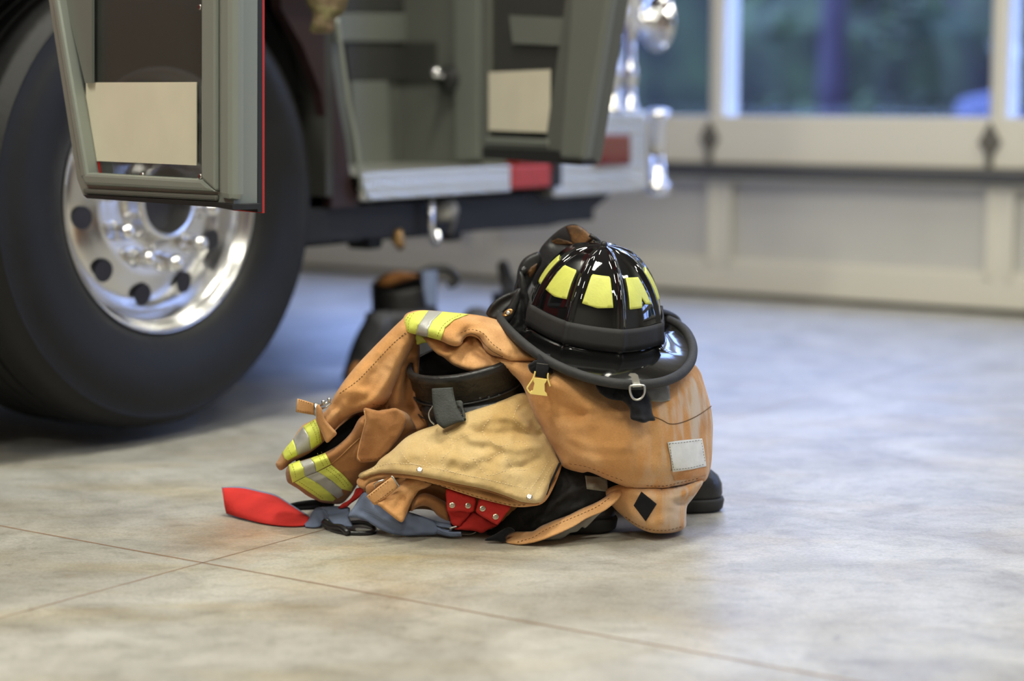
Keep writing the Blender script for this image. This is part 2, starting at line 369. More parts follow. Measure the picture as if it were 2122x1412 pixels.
class Cloth:
    """a closed soft sheet: outline measured in the photograph, real depth Y from control points, swelling TF towards
    and TB away from the viewer, folds as strokes (points, width, amplitude)"""
    def __init__(s, outline, ctrl, TF=.02, TB=.02, R=20, folds=(), wr=.002, wsc=.02, grid=6, n=4, seed=0., smooth=True):
        s.P = catmull(outline, True, n) if smooth else np.asarray(outline, float)
        s.tps = TPS([c if len(c) == 3 else (*c, 3.5) for c in ctrl]); s.TF, s.TB, s.R = TF, TB, R
        s.folds = [(catmull(f[0], False, 5) if len(f[0]) > 2 else np.asarray(f[0], float), f[1], f[2]) for f in folds]
        s.wr, s.wsc, s.seed, s.grid = wr, wsc, seed, grid
    def relief(s, Q):
        z = np.zeros(len(Q))
        for p, w, a in s.folds: z += a*np.exp(-(dist_poly(Q, p, False)/w)**2)
        if s.wr: z += s.wr*fbm(Q, s.wsc, s.seed)
        return z
    def front(s, Q, off=0.):
        Q = np.atleast_2d(np.asarray(Q, float)); d = dist_poly(Q, s.P); d = np.where(inside(Q, s.P), d, 0)
        k = np.clip(d/6., 0, 1)
        return s.tps(Q)-s.TF*inflate(d, s.R)-s.relief(Q)*k-off
    def build(s, name, m, parent=None, label=None):
        g = s.grid; P = s.P; lo, hi = P.min(0), P.max(0)
        X, Y = np.meshgrid(np.arange(lo[0], hi[0], g), np.arange(lo[1], hi[1], g*.9)); X[1::2] += g/2
        Q = np.c_[X.ravel(), Y.ravel()]; Q = Q[inside(Q, P)]; Q = Q[dist_poly(Q, P) > g*.45]
        # extra rows just inside the outline so that the edge rounds over
        pts = np.r_[P, Q]; nb = len(P)
        r = delaunay_2d_cdt([Vector(p) for p in pts.tolist()], [(i, (i+1) % nb) for i in range(nb)], [], 1, 1e-4)
        V2 = np.array([tuple(v) for v in r[0]]); F = r[2]
        edge = dist_poly(V2, P) < 1e-2
        yf = s.front(V2); d = dist_poly(V2, P); yb = s.tps(V2)+s.TB*inflate(d, s.R)+s.relief(V2)*np.clip(d/6, 0, 1)*.0
        vf = [at(x, y, Yv) for (x, y), Yv in zip(V2, yf)]; idx = {}; V = [*vf]
        for i, e in enumerate(edge):
            if e: idx[i] = i
            else: idx[i] = len(V); V.append(at(*V2[i], yb[i]))
        V = np.array(V); V[:, 2] = np.maximum(V[:, 2], .0015)
        FF = [tuple(f) for f in F]+[tuple(idx[i] for i in reversed(f)) for f in F if not all(edge[i] for i in f)]
        return mesh(name, V, FF, m, parent, True, label)
    def patch(s, name, poly, m, parent, off=.002, th=.002, grid=5, label=None, n=1, smooth=False):
        """a thin sheet lying on this cloth"""
        P = catmull(poly, True, 4) if smooth else np.array([p for a, b in zip(poly, np.roll(poly, -1, 0)) for p in
              [np.asarray(a)+(np.asarray(b)-np.asarray(a))*t for t in np.arange(0, 1, min(1., grid/(math.dist(a, b)+1e-6)))]])
        lo, hi = P.min(0), P.max(0); X, Y = np.meshgrid(np.arange(lo[0], hi[0], grid), np.arange(lo[1], hi[1], grid))
        Q = np.c_[X.ravel(), Y.ravel()]; Q = Q[inside(Q, P)]
        if len(Q): Q = Q[dist_poly(Q, P) > grid*.4]
        pts = np.r_[P, Q] if len(Q) else P; nb = len(P)
        r = delaunay_2d_cdt([Vector(p) for p in pts.tolist()], [(i, (i+1) % nb) for i in range(nb)], [], 1, 1e-4)
        V2 = np.array([tuple(v) for v in r[0]]); k = len(V2); yf = s.front(V2, off)
        V = [at(x, y, Yv) for (x, y), Yv in zip(V2, yf)]+[at(x, y, Yv+th) for (x, y), Yv in zip(V2, yf)]
        be = {}
        for f in r[2]:
            for a, b in zip(f, f[1:]+f[:1]): be[(a, b)] = 1
        side = [(a, b, b+k, a+k) for (a, b) in be if (b, a) not in be]
        V = np.array(V); V[:, 2] = np.maximum(V[:, 2], .001)
        return mesh(name, V, [tuple(f) for f in r[2]]+[tuple(i+k for i in reversed(f)) for f in r[2]]+side, m, parent, True, label)
    def line(s, mb, pts, r=.0008, off=.0005, n=5, dash=0):
        p = catmull(pts, False, n) if len(pts) > 2 else np.array([np.asarray(pts[0])+(np.asarray(pts[1])-np.asarray(pts[0]))*t for t in np.linspace(0, 1, 12)])
        if dash:
            L = np.r_[0, np.cumsum(np.hypot(*np.diff(p, axis=0).T))]; m_ = int(L[-1]/(dash*2))
            for k in range(m_):
                q = [[np.interp(k*2*dash+u*dash, L, p[:, i]) for i in (0, 1)] for u in (0, .5, 1)]
                mb.tube([at(x, y, yy) for (x, y), yy in zip(q, s.front(q, off))], r, 5)
        else: mb.tube([at(x, y, yy) for (x, y), yy in zip(p, s.front(p, off))], r, 6)
def ribbon(name, A, B, th, m, parent, label=None, n=6, cross=4, bow=0.):
    """a strap between two edge lines given as (px, py, Y)"""
    a = catmull(A, False, n); b = catmull(B, False, n); V = []; k = cross+1; R = len(a)
    for i in range(R):
        pa, pb = at(*a[i]), at(*b[i])
        for j in range(k):
            t = j/cross; V.append(pa*(1-t)+pb*t+np.array([0, -bow*math.sin(math.pi*t), 0]))
    V = np.array(V); V[:, 2] = np.maximum(V[:, 2], th+.0005)
    F = [(i*k+j, i*k+j+1, (i+1)*k+j+1, (i+1)*k+j) for i in range(R-1) for j in range(cross)]
    o = mesh(name, V, F, m, parent, True, label)
    md = o.modifiers.new('thickness', 'SOLIDIFY'); md.thickness = th; md.offset = 0
    return o
def disc(name, c, nrm, r, h, m, parent, label=None, seg=20):
    nrm = np.asarray(nrm, float); nrm /= np.linalg.norm(nrm); x = np.cross(nrm, [0, 0, 1.]); x /= np.linalg.norm(x); y = np.cross(nrm, x)
    mb = MB(); mb.lathe([(r, 0), (r, h*.6), (r*.8, h), (r*.35, h*.9), (.0001, h*.9)], np.asarray(c), nrm, x, y, seg)
    return mb.build(name, m, parent, True, label)

Z3 = np.array([0, 0, 1.])
# ================================================================== THE ROOM
S0, S1, Q0, Q1, HC = -8.5, SWALL, -6.5, 8.5, 5.0
b = MB(); b.tbox(S0-.2, S1+.3, Q0-.2, Q1+.2, -.3, 0.0); tag(b.build('floor', 'floor'), kind='structure')
b = MB(); b.tbox(S0-.2, S1+.3, Q0-.2, Q1+.2, HC, HC+.2); tag(b.build('ceiling', 'ceil'), kind='structure')
b = MB(); b.tbox(S0-.2, S0, Q0-.2, Q1+.2, 0, HC); tag(b.build('wall_rear', 'wall'), kind='structure')
b = MB(); b.tbox(S0, S1, Q0-.2, Q0, 0, HC); tag(b.build('wall_left', 'wall'), kind='structure')
b = MB(); b.tbox(S0, S1, Q1, Q1+.2, 0, HC); tag(b.build('wall_right', 'wall'), kind='structure')
DOORS = [(-2.88, 1.70), (2.6, 7.18)]; DH = 3.95
b = MB()
for a0, a1 in [(Q0, DOORS[0][0]), (DOORS[0][1], DOORS[1][0]), (DOORS[1][1], Q1)]: b.tbox(S1, S1+.25, a0, a1, 0, HC)
for a0, a1 in DOORS: b.tbox(S1, S1+.25, a0, a1, DH, HC)
tag(b.build('wall_front', 'wall'), kind='structure')
# saw-cut joints, dusty lines a hair proud of the slab
def joint(P, d, L0, L1, w):
    mb = MB(); pts = []
    u = np.array([-d[1], d[0], 0])
    ks = np.linspace(L0, L1, 120); V = []
    for k in ks:
        j = .0015*noise.noise((k*7, 0, P[0]*9)); ww = w*(1+.5*noise.noise((k*11, 3, 0)))
        V += [P+d*k+u*(j-ww), P+d*k+u*(j+ww)]
    F = [(2*i, 2*i+1, 2*i+3, 2*i+2) for i in range(len(ks)-1)]
    mb.add([v+np.array([0, 0, .0004]) for v in V], F); return mb
jp = floor_at(420, 1167)
tag(joint(jp, N, -3.5, 5, .0026).build('trim_1', 'joint'), kind='structure')
tag(joint(jp, T, -5, 3.4, .0016).build('trim_2', 'joint'), kind='structure')

# sectional garage doors with a row of big panes
ZS = [.012, .515, 1.34, 2.0, 2.65, 3.30, DH]
def garage_door(i, q0, q1):
    root = bpy.data.objects.new('door_%d' % i, None); COL.objects.link(root); root.location = tuple(tw(SWALL, (q0+q1)/2, 0)); tag(root, kind='structure')
    st = [q0+(q1-q0)*k/4 for k in range(5)]
    for k in range(6):
        z0, z1 = ZS[k]+.004, ZS[k+1]-.004
        mb = MB(); glazed = 1 <= k <= 4
        lo, hi = (.185, .12) if glazed else (.13, .06)
        mb.tbox(SWALL+.02, SWALL+.07, q0, q1, z0, z0+lo); mb.tbox(SWALL+.02, SWALL+.07, q0, q1, z1-hi, z1)
        for a in st:
            mb.tbox(SWALL+.02, SWALL+.07, max(a-.035, q0), min(a+(.003 if glazed else .035), q1), z0+lo, z1-hi)
        mb.build('door_rail', 'door_rail', root, bevel=.004)
        if not glazed:
            p = MB(); p.tbox(SWALL+.045, SWALL+.065, q0, q1, z0+lo, z1-hi); p.build('door_panel', 'door_white', root)
        else:
            for a, c in zip(st[:-1], st[1:]):
                p = MB(); p.tbox(SWALL+.045, SWALL+.049, a+.003, c-.035, z0+lo, z1-hi); g = p.build('window_pane', 'glass', root)
                f = MB(); f.tbox(SWALL+.03, SWALL+.045, a+.003, a+.010, z0+lo, z1-hi); f.tbox(SWALL+.03, SWALL+.045, c-.055, c-.035, z0+lo, z1-hi)
                f.tbox(SWALL+.045, SWALL+.16, a-.006, a+.002, z0+lo-.02, z1-hi)
                f.build('glazing_bead', 'door_white', g)
    # narrow upright trims pairing each stile, seen on the solid section
    p = MB()
    for a in st[1:-1]:
        for d in (-.05, .03): p.tbox(SWALL+.01, SWALL+.02, a+d, a+d+.022, .13, .47)
    p.build('upright_trim', 'door_rail', root)
    p = MB(); p.tube([tw(SWALL-.02, q0+.02, .487), tw(SWALL-.02, q1-.02, .487)], .020, 10); p.build('reinforcing_strut', 'strut', root, True)
    p = MB(); p.tbox(SWALL+.005, SWALL+.02, q0, q1, .505, .525); p.build('joint_seal', 'bare_grey', root)
    p = MB(); p.tbox(SWALL+.01, SWALL+.06, q0, q1, 0, .014); p.build('bottom_seal', 'rubber', root)
    for k, z in enumerate(ZS[1:-1]):
        for a in st[1:-1]:
            a2 = a-.045; mb = MB(); zc = z+.10
            mb.prism([tw(SWALL+.018, a2-.042, zc), tw(SWALL+.018, a2, zc+.075), tw(SWALL+.018, a2+.042, zc), tw(SWALL+.018, a2, zc-.06)], -T*.014)
            mb.tbox(SWALL+.0, SWALL+.018, a2-.012, a2+.012, z-.02, zc)
            mb.build('hinge', 'bare_grey', root)
    return root
for i, (a, c) in enumerate(DOORS): garage_door(i+1, a, c)
# daylight portals in the door openings
for a, c in DOORS:
    l = area_light('window_portal', tuple(tw(SWALL+.2, (a+c)/2, 2.2)), c-a, 3.0, 1, (1, 1, 1))
    zdir = Vector(tuple(T)); l.rotation_euler = zdir.to_track_quat('Z', 'Y').to_euler(); l.data.cycles.is_portal = True

# ceiling lamps
for k, (s, q, pw) in enumerate(LAMPS):
    c = tw(s, q, 4.35)
    rows = ['nearest the entrance wall', 'over the truck nose']
    lab = 'long ceiling tube lamp, %s row from the camera, %s' % (['second', 'second', 'third', 'third', 'farthest', 'farthest', 'first', 'truck'][k], ['right side', 'above the left lane', 'right side', 'above the gear pile', 'right side by the door', 'left side by the door', 'centre', 'above the cab'][k])
    t_ = thing('ceiling_lamp', lab, 'lamp', c, 'warm tube lamps hung from the ceiling')
    h = MB(); h.prism([c+T*x+N*y+np.array([0, 0, z]) for x, y, z in [(-.62, -.16, .0), (-.62, .16, 0), (-.62, .09, .12), (-.62, -.09, .12)]], T*1.24); h.build('housing', 'ceil', t_)
    h = MB(); h.tube([c+T*-.6+np.array([0, 0, -.01]), c+T*.6+np.array([0, 0, -.01])], .02, 8); h.build('lamp_tube', 'lamp', t_, True)
    h = MB(); h.tube([c+np.array([0, 0, .12]), c+np.array([0, 0, .65])], .01, 6); h.build('hanging_rod', 'bare_grey', t_)
    l = area_light('lamp_light', (0, 0, -.045), 1.2, .3, pw, WARM, (0, 0, YAW)); l.parent = t_

# ================================================================== THE FIRE TRUCK
truck = thing('fire_truck', 'red fire truck with polished wheel, open cab doors and diamond plate bumper', 'fire truck', tw(0, -1.25, 0))
def plate(poly_sz, q, th, name, m, parent=truck, label=None, bevel=.0):
    mb = MB(); mb.prism([tw(s, q, z) for s, z in poly_sz], -N*th); return mb.build(name, m, parent, False, label, bevel=bevel)
# tyre: radius across, offset out
WC = W.copy(); TR = .520
mb = MB()
prof = [(.300, -.010), (.306, .004), (.325, .016), (.36, .030), (.41, .036), (.455, .028), (.482, .012), (.488, .014), (.492, .006), (.506, -.008), (.516, -.026), (.520, -.045)]
for g in range(5):
    x0 = -.045-.048*g; prof += [(.521, x0-.004), (.521, x0-.036), (.510, x0-.038), (.510, x0-.046), (.521, x0-.048)]
prof += [(.515, -.30), (.49, -.325), (.42, -.34), (.34, -.33), (.30, -.30)]
mb.lathe(prof, WC, N, T, Z3, 96)
for k, v in enumerate(mb.v):    # flat where it stands
    if v[2] < .034: mb.v[k] = (v[0]+(N[0]*.012 if v[2] < .02 else 0), v[1], .034-(.034-v[2])*.0)
tyre = mb.build('tyre', 'tire', truck, True)
for v in tyre.data.vertices: v.co.z -= .033 if False else 0
smooth_angle(tyre, 50)
# rim
mb = MB()
mb.lathe([(.300, -.012), (.303, -.002), (.298, .004), (.291, .002), (.288, -.008), (.278, -.014), (.270, -.024), (.263, -.040), (.258, -.062), (.250, -.070), (.240, -.058),
          (.225, -.047), (.195, -.036), (.178, -.030), (.172, -.027), (.150, -.027), (.112, -.027), (.100, -.024), (.094, -.012), (.090, .010), (.086, .018), (.080, .019), (.074, .017), (.072, .006), (.070, -.03)], WC, N, T, Z3, 96)
rim = smooth_angle(mb.build('rim', 'alu', truck, True), 60)
mb = MB(); mb.lathe([(.072, -.028), (.05, -.026), (.0001, -.026)], WC, N, T, Z3, 40); mb.build('hub_cover', 'hub_dark', rim, True)
def wheel_dir(a): return T*math.cos(a)+Z3*math.sin(a)
for k in range(10):
    a = math.radians(-10-36*k); d = wheel_dir(a+math.pi); c = WC+N*-.028+d*.1425
    mb = MB(); e1 = d; e2 = np.cross(N, d)
    mb.lathe([(.0225, 0), (.0225, .006), (.019, .009), (.018, .030), (.0205, .034), (.020, .046), (.015, .056), (.008, .061), (.0001, .062)], c, N, e1, e2, 16)
    mb.build('lug_nut', 'chrome', rim, True)
    a = math.radians(-28-36*k); d = wheel_dir(a+math.pi); c = WC+N*-.041+d*.214
    mb = MB(); nn = N+d*.12; nn /= np.linalg.norm(nn); e1 = np.cross(nn, d); e2 = np.cross(nn, e1)
    mb.lathe([(.026, .0045), (.0245, .0048), (.0232, .0035), (.0222, .0036), (.0001, .0036)], c+nn*.0035, nn, e1, e2, 20)
    mb.build('hand_hole', 'hub_dark', rim, True)
# wheel well: dark barrel and side skin with the arch cut
mb = MB(); R_A = .64
mb.lathe([(R_A, -.10), (R_A, -.75)], WC, N, T, Z3, 40, math.radians(-6), math.radians(186))
mb.tbox(-.75, .75, -.78, -.74, .30, 1.3); mb.build('wheel_well', 'black', truck, True)
arc = [(R_A*math.cos(a), .547+R_A*math.sin(a)) for a in np.linspace(math.radians(-12), math.radians(192), 36)]
cut = [(.735, .515), (.700, .553), (.677, .671), (.650, .76), (.642, .803), (.622, .90), (.608, .97)]
arcR = [p for p in arc if p[0] > -1e-6]
strip = [(.60, .40), (.735, .40)]+cut+[(.57, 1.10), (.52, 1.16)]+[p for p in reversed(arcR) if p[1] < 1.0 and p[0] > .43]
# fender strip between the wheel arch and the step well (set back from the skin)
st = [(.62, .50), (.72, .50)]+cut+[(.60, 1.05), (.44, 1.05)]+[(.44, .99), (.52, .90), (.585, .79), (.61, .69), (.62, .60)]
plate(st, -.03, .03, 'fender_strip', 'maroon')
up = [(-1.15, .42)]+[p for p in reversed(arc) if p[0] < 0 and p[1] > .42]+[p for p in reversed(arc) if p[0] >= 0 and p[1] > 1.02]+[(.60, 1.04), (.585, 1.2), (.585, 2.75), (-1.15, 2.75)]
sk_ = plate(up, 0, .04, 'side_skin', 'dim_red_paint')
plate([(-1.08, 1.45), (.52, 1.45), (.52, 2.5), (-1.08, 2.5)], .006, .004, 'cab_window', 'black_plastic', sk_)  # unseen dark window, added to keep red out of the helmet's reflections
mb = MB(); tr_ = [tw(s, .004, z) for s, z in cut]; mb.tube(catmull(tr_, False, 4), .0055, 8); mb.build('opening_trim', 'grey_extr', truck, True)
# rear of the cab and front corner
plate([(-6.5, .45), (-2.0, .45), (-2.0, 2.75), (-6.5, 2.75)], 0, .04, 'rear_body', 'dim_red_paint')
plate([(-2.0, .45), (-1.15, .45), (-1.15, 2.75), (-2.0, 2.75)], -.45, .03, 'crew_step_well', 'grey_dark')
plate([(1.40, .56), (1.62, .56), (1.62, 2.75), (1.40, 2.75)], 0, .04, 'front_corner', 'dim_red_paint')
mb = MB(); mb.tbox(1.58, 1.62, -2.5, -.04, .56, 2.75); mb.build('cab_nose', 'dim_red_paint', truck)
mb = MB(); mb.tbox(-6.5, 1.62, -2.5, 0, 2.75, 2.80); mb.build('roof', 'dim_red_paint', truck)
mb = MB(); mb.tbox(-6.5, 1.6, -2.5, -2.46, .45, 2.75); mb.build('far_side_skin', 'dim_red_paint', truck)
# front step well
QB = -.42
def px_plate(pp, q, name, m, th=.012, parent=truck, label=None, bevel=0):
    return plate([on_side(x, y, q) for x, y in pp], q, th, name, m, parent, label, bevel)
plate([(.45, .53), (1.45, .53), (1.45, 2.7), (.45, 2.7)], QB, .03, 'step_well_back', 'grey_paint')
mb = MB(); mb.tbox(1.40, 1.43, QB, -.04, .53, 2.7); mb.build('hinge_post', 'grey_paint', truck)
mb = MB(); mb.tbox(.60, .63, QB, -.03, .53, 1.6); mb.build('inner_fender', 'grey_dark', truck)
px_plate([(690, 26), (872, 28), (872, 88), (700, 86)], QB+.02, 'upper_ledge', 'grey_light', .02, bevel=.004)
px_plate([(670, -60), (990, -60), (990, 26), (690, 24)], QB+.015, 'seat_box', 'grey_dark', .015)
px_plate([(715, 90), (930, 92), (930, 165), (725, 165)], QB+.012, 'dark_band', 'grey_dark', .012)  # flat dark grey plate on the well wall
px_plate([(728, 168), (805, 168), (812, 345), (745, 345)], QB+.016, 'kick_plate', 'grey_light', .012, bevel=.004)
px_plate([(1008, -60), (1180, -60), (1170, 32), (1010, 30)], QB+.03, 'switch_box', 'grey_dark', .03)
# grab knob
WQ = tw(1.398, 0, 0)
def fw_plate(pp, name, m, th=.008, bevel=.0):
    mb = MB(); mb.prism([on_plane(x, y, WQ, T) for x, y in pp], -T*th); return mb.build(name, m, truck, False, bevel=bevel)
fw_plate([(834, 88), (905, 88), (905, 168), (834, 168)], 'dark_band', 'grey_dark')
fw_plate([(948, -60), (1000, -60), (1000, 330), (952, 334)], 'inner_post', 'grey_light', .02, .004)
kc = on_plane(938, 165, WQ, T)
mb = MB(); mb.lathe([(.035, 0), (.04, .012), (.036, .03), (.016, .04), (.0001, .042)], kc, -T, N, Z3, 24); kb = mb.build('knob_base', 'rubber', truck, True)
mb = MB(); mb.tube([kc-T*.03, kc-T*.07+Z3*.02], .008, 8); mb.lathe([(.0001, .062), (.011, .066), (.016, .078), (.011, .090), (.0001, .094)], kc+Z3*.02, -T, N, Z3, 16); mb.build('knob', 'chrome', kb, True)
# step tread and its edge
s0_, zt = on_side(748, 346, 0); s0_ = .70; s1_ = on_side(1056, 370, 0)[0]; s2_ = on_side(1136, 370, 0)[0]; ZT = .588; ZB = .515
mb = MB(); mb.tbox(s0_, 1.40, QB, -.012, ZT-.012, ZT-.002); mb.build('step_tread', 'diamond', truck, bevel=.004)
mb = MB(); mb.tbox(s0_, s1_, -.012, .006, ZB, ZT); mb.build('step_edge', 'diamond', truck, bevel=.006)
mb = MB(); mb.tbox(s1_+.004, s2_, -.012, .010, ZB+.006, ZT-.003); mb.build('side_marker', 'marker', truck, bevel=.006)
mb = MB(); mb.tbox(s2_+.002, s2_+.04, -.03, .0, ZB-.005, ZT); mb.build('gap_shade', 'rubber', truck)  # black box standing in for the dark gap before the bumper
# underbody
mb = MB(); mb.tbox(.50, 1.95, -2.3, -.10, .40, .50); mb.build('chassis', 'under', truck)
cur = [(.54, .50), (.54, .418), (1.20, .408), (1.62, .400), (1.74, .410), (1.86, .435), (1.95, .47), (1.975, .50)]
plate(cur, -.05, 2.2, 'lower_valance', 'under')
mb = MB(); mb.tbox(-6.3, .4, -2.2, -.85, .40, .60); mb.build('frame_rail', 'under', truck)
# things hung below the step
c = tw(*[on_side(862, 432, -.12)[0], -.03, on_side(862, 432, -.12)[1]])
mb = MB(); x_ = T*.8+Z3*.6; y_ = N*.7-Z3*.5; ax = np.cross(x_, y_); ax /= np.linalg.norm(ax); x_ = x_/np.linalg.norm(x_); y_ = np.cross(ax, x_)
mb.lathe([(.0001, 0), (.04, .004), (.045, .0), (.04, -.012), (.0001, -.012)], c, ax, x_, y_, 24); mb.build('round_mount', 'bare_grey', truck, True)
s_, z_ = on_side(905, 430, 0); h0 = tw(s_, -.02, z_+.02)
mb = MB(); mb.tube([h0, h0-Z3*.07, h0-Z3*.10+T*.012, h0-Z3*.115+T*.02, h0-Z3*.105+T*.035, h0-Z3*.085+T*.03], [.010, .009, .011, .012, .008, .005], 10); mb.build('tow_hook', 'chrome', truck, True)
s_, z_ = on_side(965, 430, 0); h0 = tw(s_, -.05, z_+.02)
mb = MB(); mb.tube([h0, h0-Z3*.05+T*.01, h0-Z3*.095-T*.01], [.008, .011, .008], 8); mb.build('tow_hook', 'bare_grey', truck, True)
s_, z_ = on_side(855, 500, 0); h0 = tw(s_, -.05, z_+.03)
mb = MB(); mb.tube([h0, h0-Z3*.03, h0-Z3*.05+T*.015], [.014, .018, .012], 8); mb.build('drain_valve', 'brass', truck, True)
for k, (px, d) in enumerate([(700, .03), (770, .035), (830, .05), (995, .03)]):
    s_, z_ = on_side(px, 480, 0); mb = MB(); mb.tbox(s_-.03, s_+.03, -.16, -.08, z_-d, z_+.03); mb.build('mounting_bracket', 'under', truck, bevel=.01)
# bumper
sb0, sb1 = 1.585, 2.10
mb = MB(); mb.tbox(sb0, sb1, -2.5, 0, .488, .735); bump = mb.build('bumper', 'diamond', truck, bevel=.012)
sl = on_side(1232, 300, .004); sr = on_side(1300, 300, .004)
zt_ = on_side(1265, 278, 0)[1]; zb_ = on_side(1265, 345, 0)[1]
mb = MB(); mb.tbox(sl[0], sr[0], 0, .022, zb_, zt_); mb.build('warning_light', 'red_lens', bump, bevel=.012)
mb = MB(); mb.tbox(sb0-.006, sb0+.03, -.03, .004, .52, .60); mb.build('bumper_bracket', 'rubber', truck)
ce = tw(2.165, .0, 0)
mb = MB(); mb.tbox(2.10, 2.13, -2.4, .0, .50, .72); mb.build('bumper_face', 'chrome', bump, bevel=.01)
mb = MB(); mb.lathe([(.0001, .47), (.03, .475), (.042, .49), (.038, .51), (.024, .52), (.022, .70), (.036, .705), (.042, .722), (.034, .738), (.0001, .742)], ce, Z3, T, N, 24); mb.build('corner_post', 'chrome', bump, True)
# siren and air horns on the bumper
def horn(s, q, z, L, r, ax):
    ax = np.asarray(ax, float); ax /= np.linalg.norm(ax); x = np.cross(ax, Z3); x /= np.linalg.norm(x); y = np.cross(ax, x)
    return [(.012, -L), (.018, -L*.7), (.024, -L*.4), (.04, -L*.18), (r*.75, -.02), (r, 0), (r*1.03, .006), (r*.95, .006), (r*.5, -L*.12), (.0001, -L*.3)], tw(s, q, z), ax, x, y
sh, zh = on_side(1360, 45, -.02)
mb = MB(); mb.lathe(*horn(sh, -.02, zh+.0, .20, .09, T+N*.45), 28); mb.build('air_horn', 'chrome', truck, True)
s5, z5 = on_side(1275, 160, -.03)
for px, dz, r, mname in [(1270, 0, .030, 'brass'), (1306, .02, .022, 'chrome')]:
    s5 = on_side(px, 160, -.03)[0]; b0 = tw(s5, -.03, .735)
    mb = MB(); mb.lathe([(r*1.3, 0), (r*1.3, .015), (r*.9, .02), (r*.9, .09), (r*1.15, .10), (r*1.1, .13), (r*.8, .145), (r*.8, .24+dz), (r*1.5, .27+dz), (r*1.6, .30+dz), (r, .34+dz), (.0001, .35+dz)], b0, Z3, T, N, 22)
    mb.build('siren_post', 'chrome' if mname == 'chrome' else 'alu', truck, True)
mb = MB(); s6 = on_side(1300, 30, -.05)[0]; mb.lathe([(.0001, -.10), (.05, -.095), (.075, -.06), (.08, 0), (.085, .03), (.07, .04), (.0001, .02)], tw(s6, -.05, 1.085), T*.6+N*.8, np.cross(T*.6+N*.8, Z3), Z3, 28); mb.build('siren_speaker', 'chrome', truck, True)

# ---- open crew door over the wheel
DH0 = np.array([-1.1, 4.03, 0]); DE = np.array([.70, -.714, 0]); DE /= np.linalg.norm(DE); DN = np.array([.714, .70, 0])/np.hypot(.714, .7)*-1   # DN faces the viewer/rear
def dpt(px, py, off=0): return on_plane(px, py, DH0+DN*off, DN)
def dplate(pp, off, th, name, m, parent, label=None, bevel=0):
    mb = MB(); mb.prism([dpt(x, y, off) for x, y in pp], -DN*th); return mb.build(name, m, parent, False, label, bevel=bevel)
TOPY = -260
cdoor = dplate([(98, TOPY), (112, TOPY), (112, 0), (190, 370), (445, 385), (445, TOPY), (484, TOPY), (484, 428), (172, 404), (160, 372), (98, -20)], .0, .05, 'crew_door', 'grey_extr', truck, 'open crew door with grey frame and cream label')
dplate([(122, TOPY), (190, TOPY), (190, 0), (190, 172), (176, 172), (135, 0)], -.008, .006, 'door_inner_panel', 'grey_light', cdoor)
dplate([(112, TOPY), (440, TOPY), (440, 378), (176, 366), (118, 10)], -.022, .005, 'smoked_window', 'smoked', cdoor)
for pp in ([(415, TOPY), (446, TOPY), (446, 398), (415, 370)], [(166, 358), (416, 372), (446, 398), (174, 384)], [(104, TOPY), (118, TOPY), (118, 0), (180, 368), (166, 372), (104, -10)]):
    dplate(pp, .012, .03, 'frame_bar', 'grey_extr', cdoor, bevel=.006)
dplate([(170, 390), (448, 404), (448, 418), (172, 403)], .006, .04, 'lower_bar', 'grey_paint', cdoor, bevel=.004)
dplate([(450, TOPY), (481, TOPY), (481, 418), (450, 412)], .012, .03, 'edge_box', 'grey_extr', cdoor, bevel=.012)
dplate([(480, TOPY), (534, TOPY), (534, 440), (480, 433)], -.052, .010, 'edge_seal', 'rubber', cdoor)
dplate([(480, TOPY), (543.5, TOPY), (543.5, 442), (480, 436)], -.063, .005, 'outer_skin_edge', 'red_edge', cdoor)
dplate([(172, 404), (450, 420), (482, 425), (482, 436), (450, 430), (180, 411)], .012, .06, 'bottom_seal', 'rubber', cdoor)
dplate([(178, 171), (407, 170), (407, 343), (178, 333)], -.017, .002, 'notice_label', 'label', cdoor, 'blank cream rectangular label')
dplate([(198, 335), (205, 335), (208, 360), (201, 360)], -.019, .002, 'red_mark', 'red_edge', cdoor)  # thin red strip below the label
for x, y in [(182, 358), (297, 363), (417, 366), (130, 12), (416, 15)]: disc('screw', dpt(x, y, .004 if x > 400 else -.014), DN, .0048, .004, 'steel', cdoor)
# ---- open front door
FH = at(1010, 210, 5.02)*np.array([1, 1, 0]); FE = np.array([.152, -.29, 0]); FE /= np.linalg.norm(FE); FN = np.array([FE[1], -FE[0], 0])
if FN[1] > 0: FN = -FN
def fplate(pp, off, th, name, m, parent, label=None, bevel=0):
    mb = MB(); mb.prism([on_plane(x, y, FH+FN*off, FN) for x, y in pp], -FN*th); return mb.build(name, m, parent, False, label, bevel=bevel)
TY = -220
fdoor = fplate([(1000, TY), (1010, TY), (1010, 290), (1130, 296), (1172, 0), (1195, TY), (1300, TY), (1262, 0), (1206, 338), (1000, 326)], 0, .05, 'front_door', 'grey_paint', truck, 'open front door with grey frame and cream label')
fplate([(1004, TY), (1200, TY), (1180, 0), (1140, 300), (1004, 298)], -.015, .01, 'door_inner_panel', 'grey_dark', fdoor)
fplate([(1055, 32), (1180, 38), (1172, 95), (1062, 90)], -.006, .008, 'door_pocket', 'grey_light', fdoor)
fplate([(1011, 150), (1139, 144), (1138, 275), (1011, 270)], -.004, .003, 'notice_label', 'label', fdoor, 'blank cream square label')
fplate([(1185, TY), (1298, TY), (1258, 0), (1204, 332), (1158, 330), (1182, 0)], .012, .03, 'free_edge_frame', 'grey_light', fdoor, bevel=.01)
fplate([(1004, 284), (1135, 290), (1135, 305), (1004, 300)], .004, .02, 'lower_bar', 'grey_light', fdoor, bevel=.004)
fplate([(1000, 306), (1150, 312), (1204, 332), (1204, 343), (1000, 328)], .006, .04, 'bottom_seal', 'rubber', fdoor)
